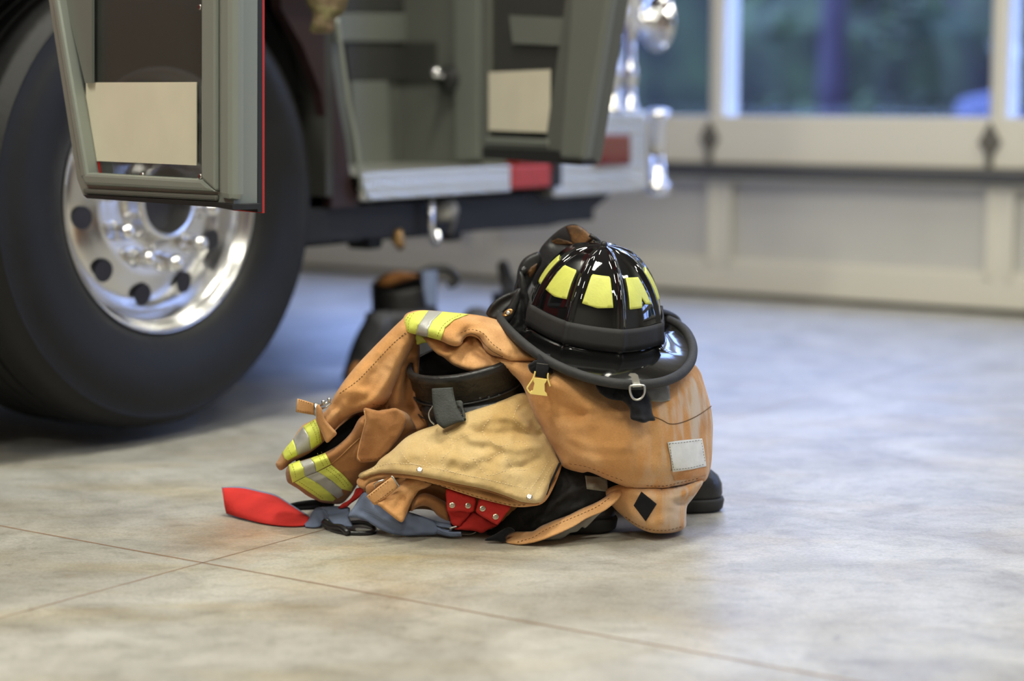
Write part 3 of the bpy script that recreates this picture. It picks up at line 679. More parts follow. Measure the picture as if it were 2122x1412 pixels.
fplate([(1290, TY), (1312, TY), (1277, 0), (1222, 342), (1200, 342), (1250, 0)], -.052, .008, 'outer_skin_edge', 'rubber', fdoor)

# mottled cloth hanging beside the wheel arch
c = Cloth([(640, -60), (725, -60), (716, 20), (695, 40), (692, 66), (662, 70), (642, 66), (648, 30), (634, 0)], [(680, 0, 4.55)], .03, .03, 25, wr=.008, wsc=.04)
o = c.build('gear_bag', 'camo'); tag(o, 'mottled yellow and tan cloth gear hanging at the top of the wheel arch', 'gear bag')

# ================================================================== THE GEAR PILE
def arr(*a): return np.array(a, float)
# ---------- boots
def boot_foot(name, toe, hd, m, parent, L=.31, wscale=1., top=.16):
    hd = np.asarray(hd, float); hd /= np.linalg.norm(hd); lat = np.array([-hd[1], hd[0], 0]); o = np.asarray(toe, float)-hd*L
    def rings(sec, seg=36):
        V = []
        for z, xb, xf, hw in sec:
            xc = (xb+xf)/2; a = (xf-xb)/2
            for j in range(seg):
                t = 2*math.pi*j/seg; c, s = math.cos(t), math.sin(t); e = .78
                x = xc+a*math.copysign(abs(c)**e, c); waist = 1-.16*math.exp(-((x/L-.42)/.16)**2) if z < .1 else 1
                y = hw*wscale*math.copysign(abs(s)**e, s)*waist
                V.append(o+hd*x+lat*y+np.array([0, 0, z]))
        F = [(i*seg+j, i*seg+(j+1) % seg, (i+1)*seg+(j+1) % seg, (i+1)*seg+j) for i in range(len(sec)-1) for j in range(seg)]
        F += [tuple(range(seg)), tuple(range((len(sec)-1)*seg, len(sec)*seg))]; return V, F
    k = L/.31
    up = [(.020, .006, .300, .050), (.034, .003, .304, .053), (.052, .003, .303, .053), (.066, .003, .296, .051), (.080, .003, .278, .048), (.088, .003, .262, .046), (.098, .003, .235, .044), (.108, .004, .205, .043), (.122, .005, .178, .043), (.14, .005, .160, .045), (top, .004, .150, .048)]
    so = [(.001, .010, .297, .047), (.006, .004, .305, .052), (.022, .002, .308, .0545), (.026, .003, .306, .054), (.027, .006, .303, .051)]
    u = mesh(name, *rings([(z, a*k, b_*k, h) for z, a, b_, h in up]), m, parent, True)
    s = mesh('sole', *rings([(z, a*k, b_*k, h) for z, a, b_, h in so]), 'sole', parent, True)
    # toe cap welt
    return u, s, o, hd, lat
def shaft(name, rings_, m, parent, th=.008, seg=48):
    """rings (centre, rx, ry, normal, heading) from the ankle up; the wall turns inward at the rim and goes back down"""
    V = []
    def ring(c, rx, ry, n):
        n = np.asarray(n, float)/np.linalg.norm(n); x = np.cross([0, 1., 0], n); x /= np.linalg.norm(x); y = np.cross(n, x)
        return [np.asarray(c)+x*rx*math.cos(t)+y*ry*math.sin(t) for t in np.linspace(0, 2*math.pi, seg, endpoint=False)]
    R = list(rings_); inner = [(c, rx-th, ry-th, n) for c, rx, ry, n in reversed(R[1:])]
    c, rx, ry, n = R[-1]; n1 = np.asarray(n, float)/np.linalg.norm(n); lip = [(c+n1*.003, rx-th*.5, ry-th*.5, n)]
    R = R+lip+inner
    for r in R: V += ring(*r)
    F = [(i*seg+j, i*seg+(j+1) % seg, (i+1)*seg+(j+1) % seg, (i+1)*seg+j) for i in range(len(R)-1) for j in range(seg)]
    F += [tuple(range((len(R)-1)*seg, len(R)*seg)), tuple(range(seg))]
    return mesh(name, V, F, m, parent, True), ring
b1 = thing('rubber_boot', 'black rubber boot with wide open collar and grey pull loop, in front of the pile', 'boot', (-.03, 3.56, 0), 'firefighting boots under the gear')
boot_foot('foot', (.193, 3.53, 0), (1, -.10, 0), 'boot', b1)
BC = at(962, 742, 3.56); BN = arr(-.18, -.21, .96)/np.linalg.norm([.18, .21, .96]); low = arr(-.035, 3.57, .10)
def collar_c(t): return low*(1-t)+BC*t
rr = [(collar_c(t), .054+(.100-.054)*min(1, t*1.9)**.7, .046+(.088-.046)*min(1, t*1.9)**.7, BN*t+arr(0, 0, 1)*(1-t)) for t in (0, .15, .3, .45, .58, .70)]
rr += [(BC-BN*.075, .100, .086, BN), (BC-BN*.060, .1015, .0875, BN), (BC-BN*.040, .1005, .0865, BN), (BC-BN*.0375, .1035, .0895, BN), (BC-BN*.015, .104, .090, BN), (BC-BN*.013, .1065, .0925, BN), (BC-BN*.002, .107, .093, BN), (BC, .1055, .0915, BN)]
sh1, ringf = shaft('shaft', rr, 'boot', b1, .009)
mb = MB(); mb.tube(ringf(BC-BN*.055, .103, .089, BN), .0022, 6, True); mb.tube(ringf(BC-BN*.085, .1025, .0885, BN), .0015, 6, True); mb.build('collar_ridge', 'boot', sh1, True)
for px, py in [(995, 826), (1013, 824), (1034, 820)]:
    disc('rivet_hole', at(px, py, 3.464), BN*.0+arr(.1, -1, .1), .0022, .0008, 'rubber', sh1)
# pull loop: a broad grey strap folded on itself
ribbon('pull_loop', [(895, 806, 3.452), (896, 830, 3.446), (899, 855, 3.440), (906, 877, 3.434), (918, 886, 3.434), (925, 880, 3.448)],
       [(938, 804, 3.458), (942, 826, 3.450), (950, 850, 3.440), (962, 870, 3.432), (965, 866, 3.436), (958, 862, 3.45)], .005, 'loop', b1, 'grey folded pull loop', cross=6)
mb = MB(); lp = [at(x, y, yy) for x, y, yy in [(938, 812, 3.462), (950, 832, 3.452), (960, 838, 3.446), (964, 852, 3.440), (963, 868, 3.434), (950, 875, 3.436)]]
ribbon('pull_loop', [(940, 834, 3.462), (950, 831, 3.455), (957, 832, 3.452), (959, 842, 3.45), (965, 862, 3.44)], [(944, 850, 3.452), (952, 845, 3.448), (956, 850, 3.446), (958, 858, 3.444), (962, 869, 3.436)], .004, 'loop', b1, cross=3)
mb = MB(); mb.tube(catmull([at(x, y, 3.452) for x, y in [(897, 842), (889, 855), (891, 870), (900, 880)]], False, 5), .0016, 6); mb.build('edge_piping', 'steel', b1, True)

b2 = thing('rubber_boot', 'black rubber boot behind the coat with only its rounded toe showing at the right', 'boot', (.25, 3.78, 0), 'firefighting boots under the gear')
boot_foot('foot', (.404, 3.705, 0), (1, -.16, 0), 'boot', b2, .30, 1.0)
shaft('shaft', [(arr(.18+.0*t, 3.78-.0*t, .12+.17*t), .05+.012*t, .045+.012*t, (0, 0, 1)) for t in (0, .25, .5, .75, 1)], 'boot', b2, .007)

# ---------- bunker pants (liner turned down over the boot)
pants = thing('turnout_pants', 'turnout pants bunched around the boots with cream quilted liner folded outward', 'pants', (0, 3.5, 0))
shell = Cloth([(745, 1000), (752, 1018), (790, 1052), (830, 1066), (862, 1056), (900, 1060), (940, 1085), (1000, 1098), (1090, 1085), (1130, 1040), (1150, 990), (1100, 930), (1000, 900), (880, 930), (800, 965)],
              [(760, 1010, 3.56), (850, 1040, 3.53), (1000, 1060, 3.51), (1100, 1040, 3.52), (1000, 930, 3.53)], .02, .10, 30, wr=.006, wsc=.03)
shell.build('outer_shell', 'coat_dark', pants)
dk = Cloth([(1075, 1046), (1118, 1036), (1150, 960), (1190, 955), (1235, 965), (1285, 990), (1300, 1012), (1262, 1024), (1215, 1052), (1150, 1080), (1108, 1100), (1060, 1108), (1008, 1119), (1030, 1085)],
           [(1040, 1100, 3.495), (1100, 1060, 3.49), (1200, 1000, 3.50), (1280, 1000, 3.53), (1150, 960, 3.53)], .015, .05, 25,
           [([(1130, 1060), (1180, 1020), (1230, 1005)], 8, .012), ([(1090, 1080), (1140, 1050), (1200, 1040)], 7, -.008), ([(1160, 980), (1170, 1010), (1140, 1050)], 10, .012)], .006, .03)
dk.build('inner_leg', 'dark_cloth', pants)
dk.patch('inner_tape', [(1212, 986), (1258, 990), (1260, 1020), (1216, 1014)], 'faded_tape', pants, .002, .001)
# tan facing that shows as a rim under the liner
face = Cloth([(739, 1001), (744, 991), (770, 983), (820, 978), (900, 985), (980, 1000), (1060, 1020), (1118, 1030), (1162, 962), (1158, 985), (1140, 1025), (1124, 1044), (1100, 1050), (1069, 1051), (1030, 1043), (984, 1031), (940, 1017), (908, 1006), (860, 994), (810, 990), (770, 998), (757, 1012), (745, 1010)],
              [(745, 1003, 3.50), (830, 985, 3.46), (930, 1008, 3.425), (1050, 1040, 3.405), (1120, 1040, 3.42), (1160, 970, 3.475)], .010, .012, 9, wr=.002, wsc=.05, grid=5)
face.build('facing', 'coat', pants)
mb = MB(); face.line(mb, [(880, 999), (940, 1014), (1000, 1033), (1060, 1047), (1100, 1046)], .0006, dash=5); mb.build('seam', 'stitch', pants, True)
LP = [(743, 989), (748, 980), (775, 967), (788, 952), (812, 934), (840, 908), (870, 892), (900, 882), (930, 868), (965, 855), (1018, 838), (1048, 827), (1080, 815), (1105, 820), (1118, 860), (1140, 905), (1160, 958), (1152, 978), (1140, 1005), (1128, 1034), (1117, 1043), (1100, 1043), (1078, 1040), (1050, 1029), (1003, 1014), (946, 1003), (890, 991), (833, 983), (786, 982), (755, 992)]
lin = Cloth(LP, [(745, 987, 3.50), (800, 960, 3.48), (900, 900, 3.475), (1000, 850, 3.475), (1085, 830, 3.51), (1130, 900, 3.50), (1160, 960, 3.475), (1120, 1040, 3.40), (1050, 1020, 3.385), (950, 995, 3.40), (850, 975, 3.43), (980, 930, 3.415), (1080, 940, 3.43), (880, 945, 3.43)], .016, .012, 9,
            [([(960, 880), (1010, 868), (1060, 865), (1090, 880)], 11, .010), ([(985, 900), (1030, 900), (1070, 895), (1115, 905)], 9, -.008), ([(900, 905), (960, 900), (1000, 915)], 10, .006), ([(970, 930), (1005, 925), (1035, 935), (1020, 955)], 13, -.009), ([(1030, 925), (1060, 930), (1120, 925)], 10, .008),
             ([(820, 960), (860, 940), (900, 935), (930, 948)], 14, .006), ([(940, 965), (965, 975), (1000, 960)], 9, -.005), ([(1060, 970), (1090, 965), (1120, 950)], 9, -.006), ([(1080, 850), (1100, 880), (1120, 900)], 8, -.007)], .0035, .035, grid=5, seed=2)
lin.build('liner', 'liner', pants)
# quilting: channels of pale thread
mb = MB()
for q in [[(1020, 862), (1000, 895), (1035, 925), (1080, 915), (1110, 950)], [(920, 890), (940, 925), (915, 955), (935, 978), (965, 970), (975, 950), (1005, 955), (1040, 935)], [(830, 935), (850, 960), (880, 965)], [(870, 905), (890, 930), (880, 955), (920, 975)], [(1040, 935), (1060, 965), (1085, 975), (1120, 960)], [(980, 950), (1010, 985), (1050, 975), (1085, 975)], [(1000, 895), (960, 905), (930, 925)], [(1075, 840), (1065, 870), (1100, 900)]]:
    lin.line(mb, q, .0005, .0002, dash=3.2)
mb.build('quilting', 'pale_stitch', pants, True); mb = MB()
lin.line(mb, [(760, 978), (800, 962), (850, 962), (900, 971), (960, 984), (1010, 994), (1060, 1006), (1100, 1014)], .0006, .0002, dash=3)
lin.line(mb, [(1100, 1014), (1120, 985), (1140, 950)], .0006, .0002, dash=3); lin.line(mb, [(1114, 1018), (1132, 985), (1148, 958)], .0006, .0002, dash=3)
mb.build('edge_stitching', 'pale_stitch', pants, True)
bind = MB(); bind.tube([at(x, y, float(lin.front([(x, y)])[0])+.004) for x, y in catmull([(752, 991), (786, 983), (833, 984), (890, 992), (946, 1004), (1003, 1015), (1050, 1030), (1078, 1041), (1100, 1044), (1116, 1043)], False, 5)], .0022, 6)
bind.build('binding', 'coat_dark', pants, True)
zip_ = MB(); zip_.tube([at(x, y, 3.425) for x, y in catmull([(1118, 1044), (1128, 1034), (1140, 1005), (1152, 978), (1160, 960)], False, 6)], .0022, 6); zip_.build('zipper', 'black_cloth', pants, True)
for x, y in [(870, 975), (1097, 1031)]: disc('snap', at(x, y, float(lin.front([(x, y)])[0])-.0015), (.1, -1, .5), .0058, .003, 'snap', pants)
# folds of shell below the liner
f4 = Cloth([(852, 1060), (858, 1036), (872, 1024), (890, 1024), (915, 1036), (927, 1045), (930, 1062), (930, 1080), (908, 1070), (893, 1054), (878, 1049), (864, 1052)], [(860, 1040, 3.47), (920, 1060, 3.45)], .014, .02, 9, [([(862, 1046), (885, 1034), (925, 1060)], 5, .004)], .001, grid=4)
f4.build('shell_fold', 'coat_dark', pants)
f5 = Cloth([(850, 1030), (858, 1000), (900, 1000), (926, 1012), (928, 1046), (905, 1040), (880, 1026), (866, 1026)], [(890, 1020, 3.49)], .012, .02, 10, [([(862, 1012), (900, 1020), (925, 1030)], 6, -.008)], .002, .05, grid=4)
f5.build('shell_fold', 'coat_dark', pants)
leaf = Cloth([(820, 1014), (841, 993), (869, 989), (892, 1000), (893, 1006), (880, 1013), (868, 1018), (858, 1032), (851, 1045), (842, 1068), (832, 1083), (812, 1070), (790, 1052), (780, 1043), (800, 1030)], [(820, 1020, 3.45), (890, 1005, 3.46), (832, 1080, 3.42), (790, 1045, 3.43)], .006, .006, 8,
             [([(830, 1020), (845, 1030), (830, 1060)], 8, .005), ([(860, 1000), (840, 1015), (815, 1040)], 7, .005)], .002, .05, grid=4)
leaf.build('suspender_flap', 'coat', pants)
tab = Cloth([(759, 1029), (785, 1008), (811, 989), (818, 998), (825, 1010), (803, 1030), (779, 1047), (775, 1047)], [(760, 1030, 3.43), (820, 1000, 3.43)], .004, .004, 5, wr=.001, grid=4, smooth=False)
st_ = tab.build('take_up_strap', 'coat', pants)
mb = MB(); tab.line(mb, [(764, 1029), (787, 1011), (808, 995)], .0005, dash=3); tab.line(mb, [(778, 1042), (800, 1026), (820, 1009)], .0005, dash=3); mb.build('seam', 'stitch', st_, True)
tb2 = Cloth([(758, 1018), (762, 1004), (790, 995), (812, 988), (790, 1006), (766, 1026)], [(780, 1008, 3.46)], .005, .005, 6, wr=.001, grid=4); tb2.build('take_up_strap', 'coat_dark', pants)
mb = MB(); mb.tube([at(x, y, 3.435) for x, y in [(778, 1012), (775, 1004), (785, 998), (795, 995), (797, 999)]], .0016, 6); mb.tube([at(x, y, 3.425) for x, y in [(810, 988), (813, 988), (827, 1008), (824, 1011)]], .0016, 6); mb.build('buckle', 'steel', pants, True)
# storm flap lying on the floor, lined and ended with a black fastener
G = Cloth([(1046, 1124), (1050, 1112), (1066, 1103), (1088, 1102), (1105, 1101), (1120, 1091), (1153, 1077), (1180, 1067), (1204, 1055), (1232, 1043), (1254, 1030), (1268, 1016), (1280, 1008), (1292, 1010), (1290, 1022), (1280, 1037), (1265, 1050), (1249, 1061), (1216, 1075), (1190, 1091), (1150, 1110), (1110, 1124), (1063, 1131)],
          [(1050, 1120, 3.44), (1100, 1115, 3.42), (1150, 1095, 3.42), (1200, 1072, 3.43), (1250, 1045, 3.44), (1290, 1015, 3.47)], .008, .008, 9, [([(1064, 1124), (1100, 1112), (1122, 1098), (1160, 1080), (1204, 1061), (1240, 1045), (1272, 1022)], 4, .006), ([(1075, 1110), (1095, 1110)], 9, -.008), ([(1150, 1100), (1190, 1082), (1240, 1055)], 5, -.003)], .001, .04, grid=4)
gf = G.build('storm_flap', 'coat', pants)
mb = MB(); G.line(mb, [(1072, 1124), (1105, 1114), (1126, 1101), (1160, 1085), (1204, 1066), (1240, 1049), (1268, 1028)], .0006, dash=4); mb.build('seam', 'stitch', gf, True)
G2 = Cloth([(1249, 1058), (1216, 1071), (1190, 1087), (1150, 1105), (1120, 1117), (1105, 1123), (1140, 1122), (1165, 1117), (1180, 1106), (1196, 1102), (1206, 1093), (1214, 1094), (1235, 1073)], [(1150, 1115, 3.44), (1240, 1062, 3.46)], .006, .006, 6, [([(1190, 1096), (1205, 1080)], 5, -.005)], .003, .06, grid=4)
G2.build('flap_lining', 'grey_lining', pants, 'grey lining of the flap')
G3 = Cloth([(1004, 1120), (1025, 1108), (1053, 1093), (1067, 1101), (1050, 1111), (1047, 1124), (1025, 1122)], [(1030, 1110, 3.425)], .004, .004, 5, wr=.001, grid=4); G3.build('fastener_tape', 'black_cloth', pants)

# ---------- suspenders
sus = thing('suspenders', 'blue and red suspenders trailing from the pile across the concrete', 'suspenders', (-.3, 3.55, 0))
def fy(y): return float(floor_at(1061, y)[1])-.004
rb = ribbon('red_strap', [(461, 1012, 3.66), (500, 1013, 3.67), (536, 1021, 3.67), (570, 1030, 3.66), (600, 1048, 3.64), (625, 1064, 3.62), (641, 1074, 3.59)],
            [(470, 1063, 3.655), (490, 1071, 3.63), (520, 1079, 3.60), (550, 1086, 3.575), (580, 1090, 3.56), (610, 1091, 3.555), (634, 1089, 3.56)], .003, 'red', sus, 'red felt strap lying on edge', cross=5, bow=.008)
ribbon('blue_backing', [(459, 1010, 3.668), (500, 1010, 3.68), (536, 1018, 3.68), (570, 1027, 3.67), (600, 1045, 3.65), (625, 1061, 3.63), (645, 1074, 3.60)],
       [(470, 1066, 3.663), (490, 1075, 3.635), (520, 1083, 3.605), (550, 1090, 3.58), (580, 1094, 3.565), (610, 1095, 3.56), (636, 1093, 3.56)], .003, 'blue_web', sus, 'blue webbing backing', cross=4)
ribbon('webbing', [(631, 1088, 3.56), (640, 1078, 3.57), (647, 1063, 3.58), (655, 1054, 3.59), (666, 1052, 3.59), (675, 1060, 3.57), (681, 1072, 3.55)],
       [(634, 1096, 3.55), (650, 1095, 3.545), (662, 1092, 3.55), (668, 1086, 3.56), (673, 1080, 3.56), (678, 1082, 3.55), (688, 1090, 3.54)], .003, 'blue_web', sus, cross=3)
w2 = Cloth([(660, 1052), (685, 1049), (721, 1051), (725, 1060), (723, 1072), (731, 1088), (723, 1093), (699, 1089), (692, 1090), (683, 1080), (678, 1072), (673, 1059)], [(680, 1055, 3.58), (725, 1055, 3.57), (710, 1090, 3.52)], .006, .006, 7, [([(680, 1066), (722, 1060)], 3, -.006), ([(682, 1060), (722, 1054)], 4, .005), ([(690, 1085), (705, 1075), (722, 1082)], 5, .004)], .001, grid=3.5)
w2.build('webbing', 'blue_web', sus)
w3 = Cloth([(748, 1026), (757, 1019), (768, 1021), (790, 1040), (815, 1056), (840, 1060), (862, 1066), (883, 1073), (905, 1084), (907, 1106), (869, 1110), (840, 1111), (812, 1107), (791, 1099), (770, 1087), (756, 1078), (736, 1073), (722, 1072), (724, 1064), (738, 1043)],
           [(755, 1022, 3.50), (730, 1070, 3.50), (800, 1070, 3.475), (850, 1090, 3.475), (900, 1095, 3.475)], .006, .006, 8, [([(760, 1030), (780, 1060), (830, 1090)], 12, .008), ([(750, 1060), (800, 1090), (850, 1100)], 6, -.005), ([(800, 1065), (860, 1085)], 8, -.004)], .001, grid=4)
w3.build('webbing', 'blue_web', sus)
ribbon('webbing', [(898, 1078, 3.48), (912, 1083, 3.47), (930, 1086, 3.462), (938, 1094, 3.458), (930, 1100, 3.46), (915, 1094, 3.47)], [(900, 1088, 3.475), (912, 1092, 3.465), (926, 1094, 3.46), (934, 1098, 3.458), (926, 1103, 3.46), (913, 1099, 3.47)], .003, 'blue_web', sus, cross=3)
ribbon('webbing', [(900, 1088, 3.475), (912, 1096, 3.466), (930, 1102, 3.458), (955, 1104, 3.452)], [(902, 1104, 3.475), (918, 1109, 3.468), (935, 1112, 3.46), (957, 1111, 3.46)], .003, 'blue_web', sus, cross=3)
mb = MB(); mb.tube(catmull([at(x, y, 3.452) for x, y in [(932, 1096), (940, 1093), (947, 1091)]], False, 4), .0018, 6); mb.tube(catmull([at(x, y, 3.49) for x, y in [(953, 1107), (965, 1108), (978, 1107), (986, 1103)]], False, 4), .0016, 6); mb.build('metal_hook', 'steel', sus, True)
loop = [at(x, y, yy) for x, y, yy in [(670, 1084, 3.545), (682, 1094, 3.53), (697, 1103, 3.51), (718, 1109, 3.495), (745, 1111, 3.49), (768, 1108, 3.495), (777, 1100, 3.515), (770, 1090, 3.535), (752, 1084, 3.55), (720, 1084, 3.56), (690, 1081, 3.565)]]
lp_ = catmull(loop, True, 5); lp_[:, 2] = np.maximum(lp_[:, 2], .0045)
mb = MB(); mb.tube(lp_, .0042, 8, True)
mb.tube(catmull([at(x, y, yy) for x, y, yy in [(671, 1082, 3.54), (690, 1092, 3.52), (708, 1094, 3.50), (722, 1106, 3.485)]], False, 4), [.006]*12+[.005], 8); mb.build('slider_buckle', 'black_plastic', sus, True)
disc('slider_rivet', at(677, 1080, 3.545), (.2, -1, .6), .003, .002, 'steel', sus)
tl = Cloth([(594, 1049), (605, 1043), (630, 1038), (662, 1036), (690, 1042), (690, 1050), (660, 1056), (620, 1058), (600, 1055)], [(640, 1048, 3.66)], .003, .003, 4, [([(600, 1050), (660, 1046)], 2.5, -.004)], .0005, grid=3.5); tl.build('strap_end', 'black_cloth', sus)
rc = Cloth([(739, 1012), (756, 1014), (746, 1030), (730, 1042), (717, 1052), (701, 1054), (710, 1044), (724, 1036), (733, 1024)], [(730, 1035, 3.56)], .004, .004, 4, [([(748, 1016), (735, 1034), (712, 1050)], 2.5, -.003)], .001, grid=3); rc.build('red_strap', 'red', sus)
# red snapped tabs
def redtab(up, lo, snaps, Yu, Yl, lab):
    l = Cloth(lo, Yl, .006, .004, 6, [([tuple(np.mean(lo, 0)+[-18, 4]), tuple(np.mean(lo, 0)), tuple(np.mean(lo, 0)+[18, 8])], 5, .002)], .001, grid=4); l.build('tab', 'red', sus, lab)
    u = Cloth(up, Yu, .006, .004, 5, wr=.001, wsc=.06, grid=4, n=2); uo = u.build('tab', 'red', sus, lab)
    mb = MB(); a, c = np.array(snaps[0]), np.array(snaps[1]); d = (c-a)*.28; u.line(mb, [a+d, c-d], .0005, dash=2.5); mb.build('seam', 'red', uo, True)
    for x, y in snaps: disc('snap', at(x, y, float(u.front([(x, y)])[0])+.0008), (.05, -1, .35), .0058, .0025, 'snap', uo)
redtab([(924, 1014), (943, 1018), (961, 1024), (986, 1031), (986, 1050), (981, 1061), (971, 1063), (956, 1060), (940, 1062), (932, 1062), (926, 1059), (925, 1040)],
       [(927, 1058), (950, 1057), (976, 1061), (957, 1086), (952, 1091), (937, 1088), (931, 1072)], [(937, 1047), (970, 1048)], [(950, 1020, 3.435), (950, 1060, 3.43)], [(950, 1060, 3.445), (945, 1088, 3.46)], 'left red felt tab')
redtab([(996, 1033), (1025, 1040), (1058, 1050), (1048, 1066), (1040, 1078), (1035, 1085), (1029, 1088), (1010, 1078), (991, 1066), (986, 1059), (990, 1044)],
       [(984, 1061), (1010, 1078), (1031, 1089), (1014, 1097), (999, 1105), (984, 1101), (960, 1099), (942, 1097), (957, 1085), (972, 1068)], [(1000, 1054), (1027, 1071)], [(1030, 1050, 3.42), (1010, 1080, 3.425)], [(1000, 1075, 3.44), (990, 1102, 3.475)], 'right red felt tab')

# ---------- turnout coat
coat = thing('turnout_coat', 'tan turnout coat with lime and silver stripes draped over boots beneath the black helmet', 'coat', (.1, 3.55, 0))
A = Cloth([(1018, 745), (1050, 768), (1072, 786), (1087, 809), (1105, 855), (1129, 903), (1159, 954), (1170, 970), (1205, 980), (1222, 979), (1262, 996), (1301, 1011), (1334, 1016), (1370, 1017), (1410, 1010), (1456, 1001), (1470, 980), (1475, 950), (1477, 905), (1477, 876), (1472, 840), (1459, 795), (1450, 768), (1432, 752), (1390, 745), (1250, 745), (1150, 742), (1118, 735), (1075, 725), (1040, 728)],
          [(1030, 752, 3.53), (1100, 800, 3.49), (1150, 760, 3.49), (1120, 870, 3.49), (1170, 960, 3.475), (1250, 850, 3.47), (1250, 980, 3.46), (1370, 1010, 3.47), (1400, 850, 3.51), (1420, 950, 3.50), (1475, 900, 3.58), (1440, 770, 3.58), (1250, 750, 3.56), (1120, 730, 3.57)], .055, .14, 62,
          [([(1040, 758), (1100, 775), (1160, 800), (1220, 840)], 22, .012), ([(1100, 800), (1150, 830), (1200, 860)], 16, -.008), ([(1110, 850), (1180, 900), (1230, 960)], 20, .008), ([(1140, 930), (1180, 950), (1200, 975)], 12, -.006), ([(1230, 960), (1290, 930), (1350, 900)], 26, .008),
           ([(1345, 870), (1350, 930), (1360, 1000)], 16, -.006), ([(1390, 830), (1396, 900), (1385, 960)], 7, .004), ([(1412, 840), (1420, 900)], 6, -.004), ([(1436, 800), (1440, 860), (1444, 905)], 7, .005), ([(1424, 800), (1428, 850)], 5, -.004), ([(1300, 1000), (1340, 990), (1400, 992)], 12, -.005),
           ([(1200, 880), (1260, 880), (1320, 895)], 14, .004), ([(1130, 860), (1190, 862), (1250, 850)], 5, -.003), ([(1180, 910), (1240, 925), (1300, 925)], 6, .003), ([(1200, 935), (1255, 945), (1310, 940)], 5, -.0025), ([(1160, 830), (1210, 845), (1280, 850)], 6, .003), ([(1290, 900), (1310, 940), (1315, 985)], 6, -.003), ([(1150, 890), (1165, 920), (1190, 945)], 6, .003), ([(1260, 985), (1230, 960), (1200, 950)], 10, .004), ([(1455, 800), (1464, 860), (1466, 920)], 6, .004)], .005, .014, grid=6, seed=1)
body = A.build('body', 'coat_body', coat)
mb = MB()
A.line(mb, [(1355, 864), (1372, 871), (1389, 879), (1413, 876), (1445, 862), (1474, 842)], .0009, .0004, dash=0)
A.line(mb, [(1334, 1014), (1370, 1015), (1410, 1007), (1454, 997)], .0009); A.line(mb, [(1340, 1007), (1375, 1008), (1412, 1000), (1456, 990)], .0006, dash=4)
A.line(mb, [(1180, 962), (1215, 968), (1262, 986), (1300, 1000)], .0004, dash=5)
mb.build('seam', 'stitch', body, True)
A.patch('label_backing', [(1390, 976), (1460, 962), (1463, 986), (1440, 992), (1398, 997)], 'coat_worn', coat, .003, .004)
A.patch('sewn_label', [(1383, 917), (1410, 913), (1455, 909), (1460, 935), (1464, 967), (1430, 974), (1394, 979), (1390, 950)], 'white_patch', coat, .006, .005, label='blank white sewn label')
mb = MB()
for l in [[(1387, 920), (1420, 917), (1453, 912)], [(1396, 974), (1430, 970), (1462, 962)], [(1387, 920), (1396, 974)], [(1453, 912), (1462, 962)]]: A.line(mb, l, .0005, .0065, dash=3)
mb.build('label_stitching', 'bare_grey', coat, True)
A.patch('worn_tape', [(1330, 797), (1386, 794), (1389, 830), (1372, 834), (1350, 832), (1338, 815)], 'faded_tape', coat, .002, .002)
# lower cuff with its black diamond
H = Cloth([(1255, 1024), (1262, 1012), (1292, 1003), (1330, 1008), (1370, 1012), (1410, 1006), (1456, 996), (1447, 1018), (1434, 1036), (1424, 1050), (1422, 1072), (1420, 1094), (1398, 1104), (1364, 1106), (1340, 1102), (1315, 1090), (1290, 1070), (1266, 1046)],
          [(1270, 1030, 3.49), (1350, 1020, 3.455), (1440, 1005, 3.49), (1370, 1100, 3.46), (1300, 1070, 3.475), (1415, 1080, 3.49)], .028, .09, 26,
          [([(1286, 1010), (1284, 1040), (1300, 1075)], 8, -.005), ([(1432, 1035), (1418, 1045), (1400, 1042)], 7, -.010), ([(1420, 1020), (1405, 1030), (1392, 1050)], 8, .006), ([(1300, 1088), (1350, 1103), (1400, 1102)], 5, .004), ([(1310, 1020), (1340, 1030)], 8, .004)], .003, .03, grid=5, seed=4)
ho = H.build('cuff', 'coat_body', coat)
mb = MB(); H.line(mb, [(1296, 1072), (1320, 1088), (1345, 1098), (1380, 1100), (1416, 1091)], .0006, dash=4); mb.build('seam', 'stitch', ho, True)
H.patch('diamond_fastener', [(1329, 1019), (1361, 1045), (1338, 1081), (1313, 1048)], 'black_cloth', coat, .002, .003, label='black diamond fastener patch')
# shoulder roll running up under the helmet
B = Cloth([(838, 655), (852, 646), (880, 643), (940, 648), (1000, 655), (1040, 667), (1056, 678), (1074, 702), (1096, 722), (1120, 740), (1135, 752), (1130, 758), (1113, 752), (1085, 752), (1058, 750), (1038, 742), (1018, 736), (1004, 724), (996, 708), (986, 700), (971, 697), (962, 703), (957, 713), (947, 718), (931, 715), (913, 707), (890, 700), (862, 693), (845, 690), (835, 672)],
          [(840, 670, 3.58), (900, 670, 3.56), (960, 690, 3.54), (1050, 720, 3.53), (1130, 740, 3.53), (1000, 660, 3.58)], .040, .07, 26,
          [([(975, 690), (1000, 690), (1020, 715), (1050, 738)], 7, .006), ([(950, 700), (975, 680), (1000, 680)], 8, -.006), ([(920, 660), (990, 672), (1060, 705), (1110, 735)], 12, .006), ([(1062, 735), (1085, 728), (1110, 738)], 8, -.005), ([(860, 660), (880, 680)], 8, .003)], .003, .03, grid=5, seed=5)
bo = B.build('shoulder', 'coat', coat)
mb = MB(); B.line(mb, [(957, 708), (962, 697), (976, 692), (990, 697), (1003, 712), (1020, 728), (1042, 740)], .0009, .0002); B.line(mb, [(955, 690), (975, 683), (1000, 690), (1020, 712), (1045, 730)], .0005, dash=4); mb.build('seam', 'stitch', bo, True)
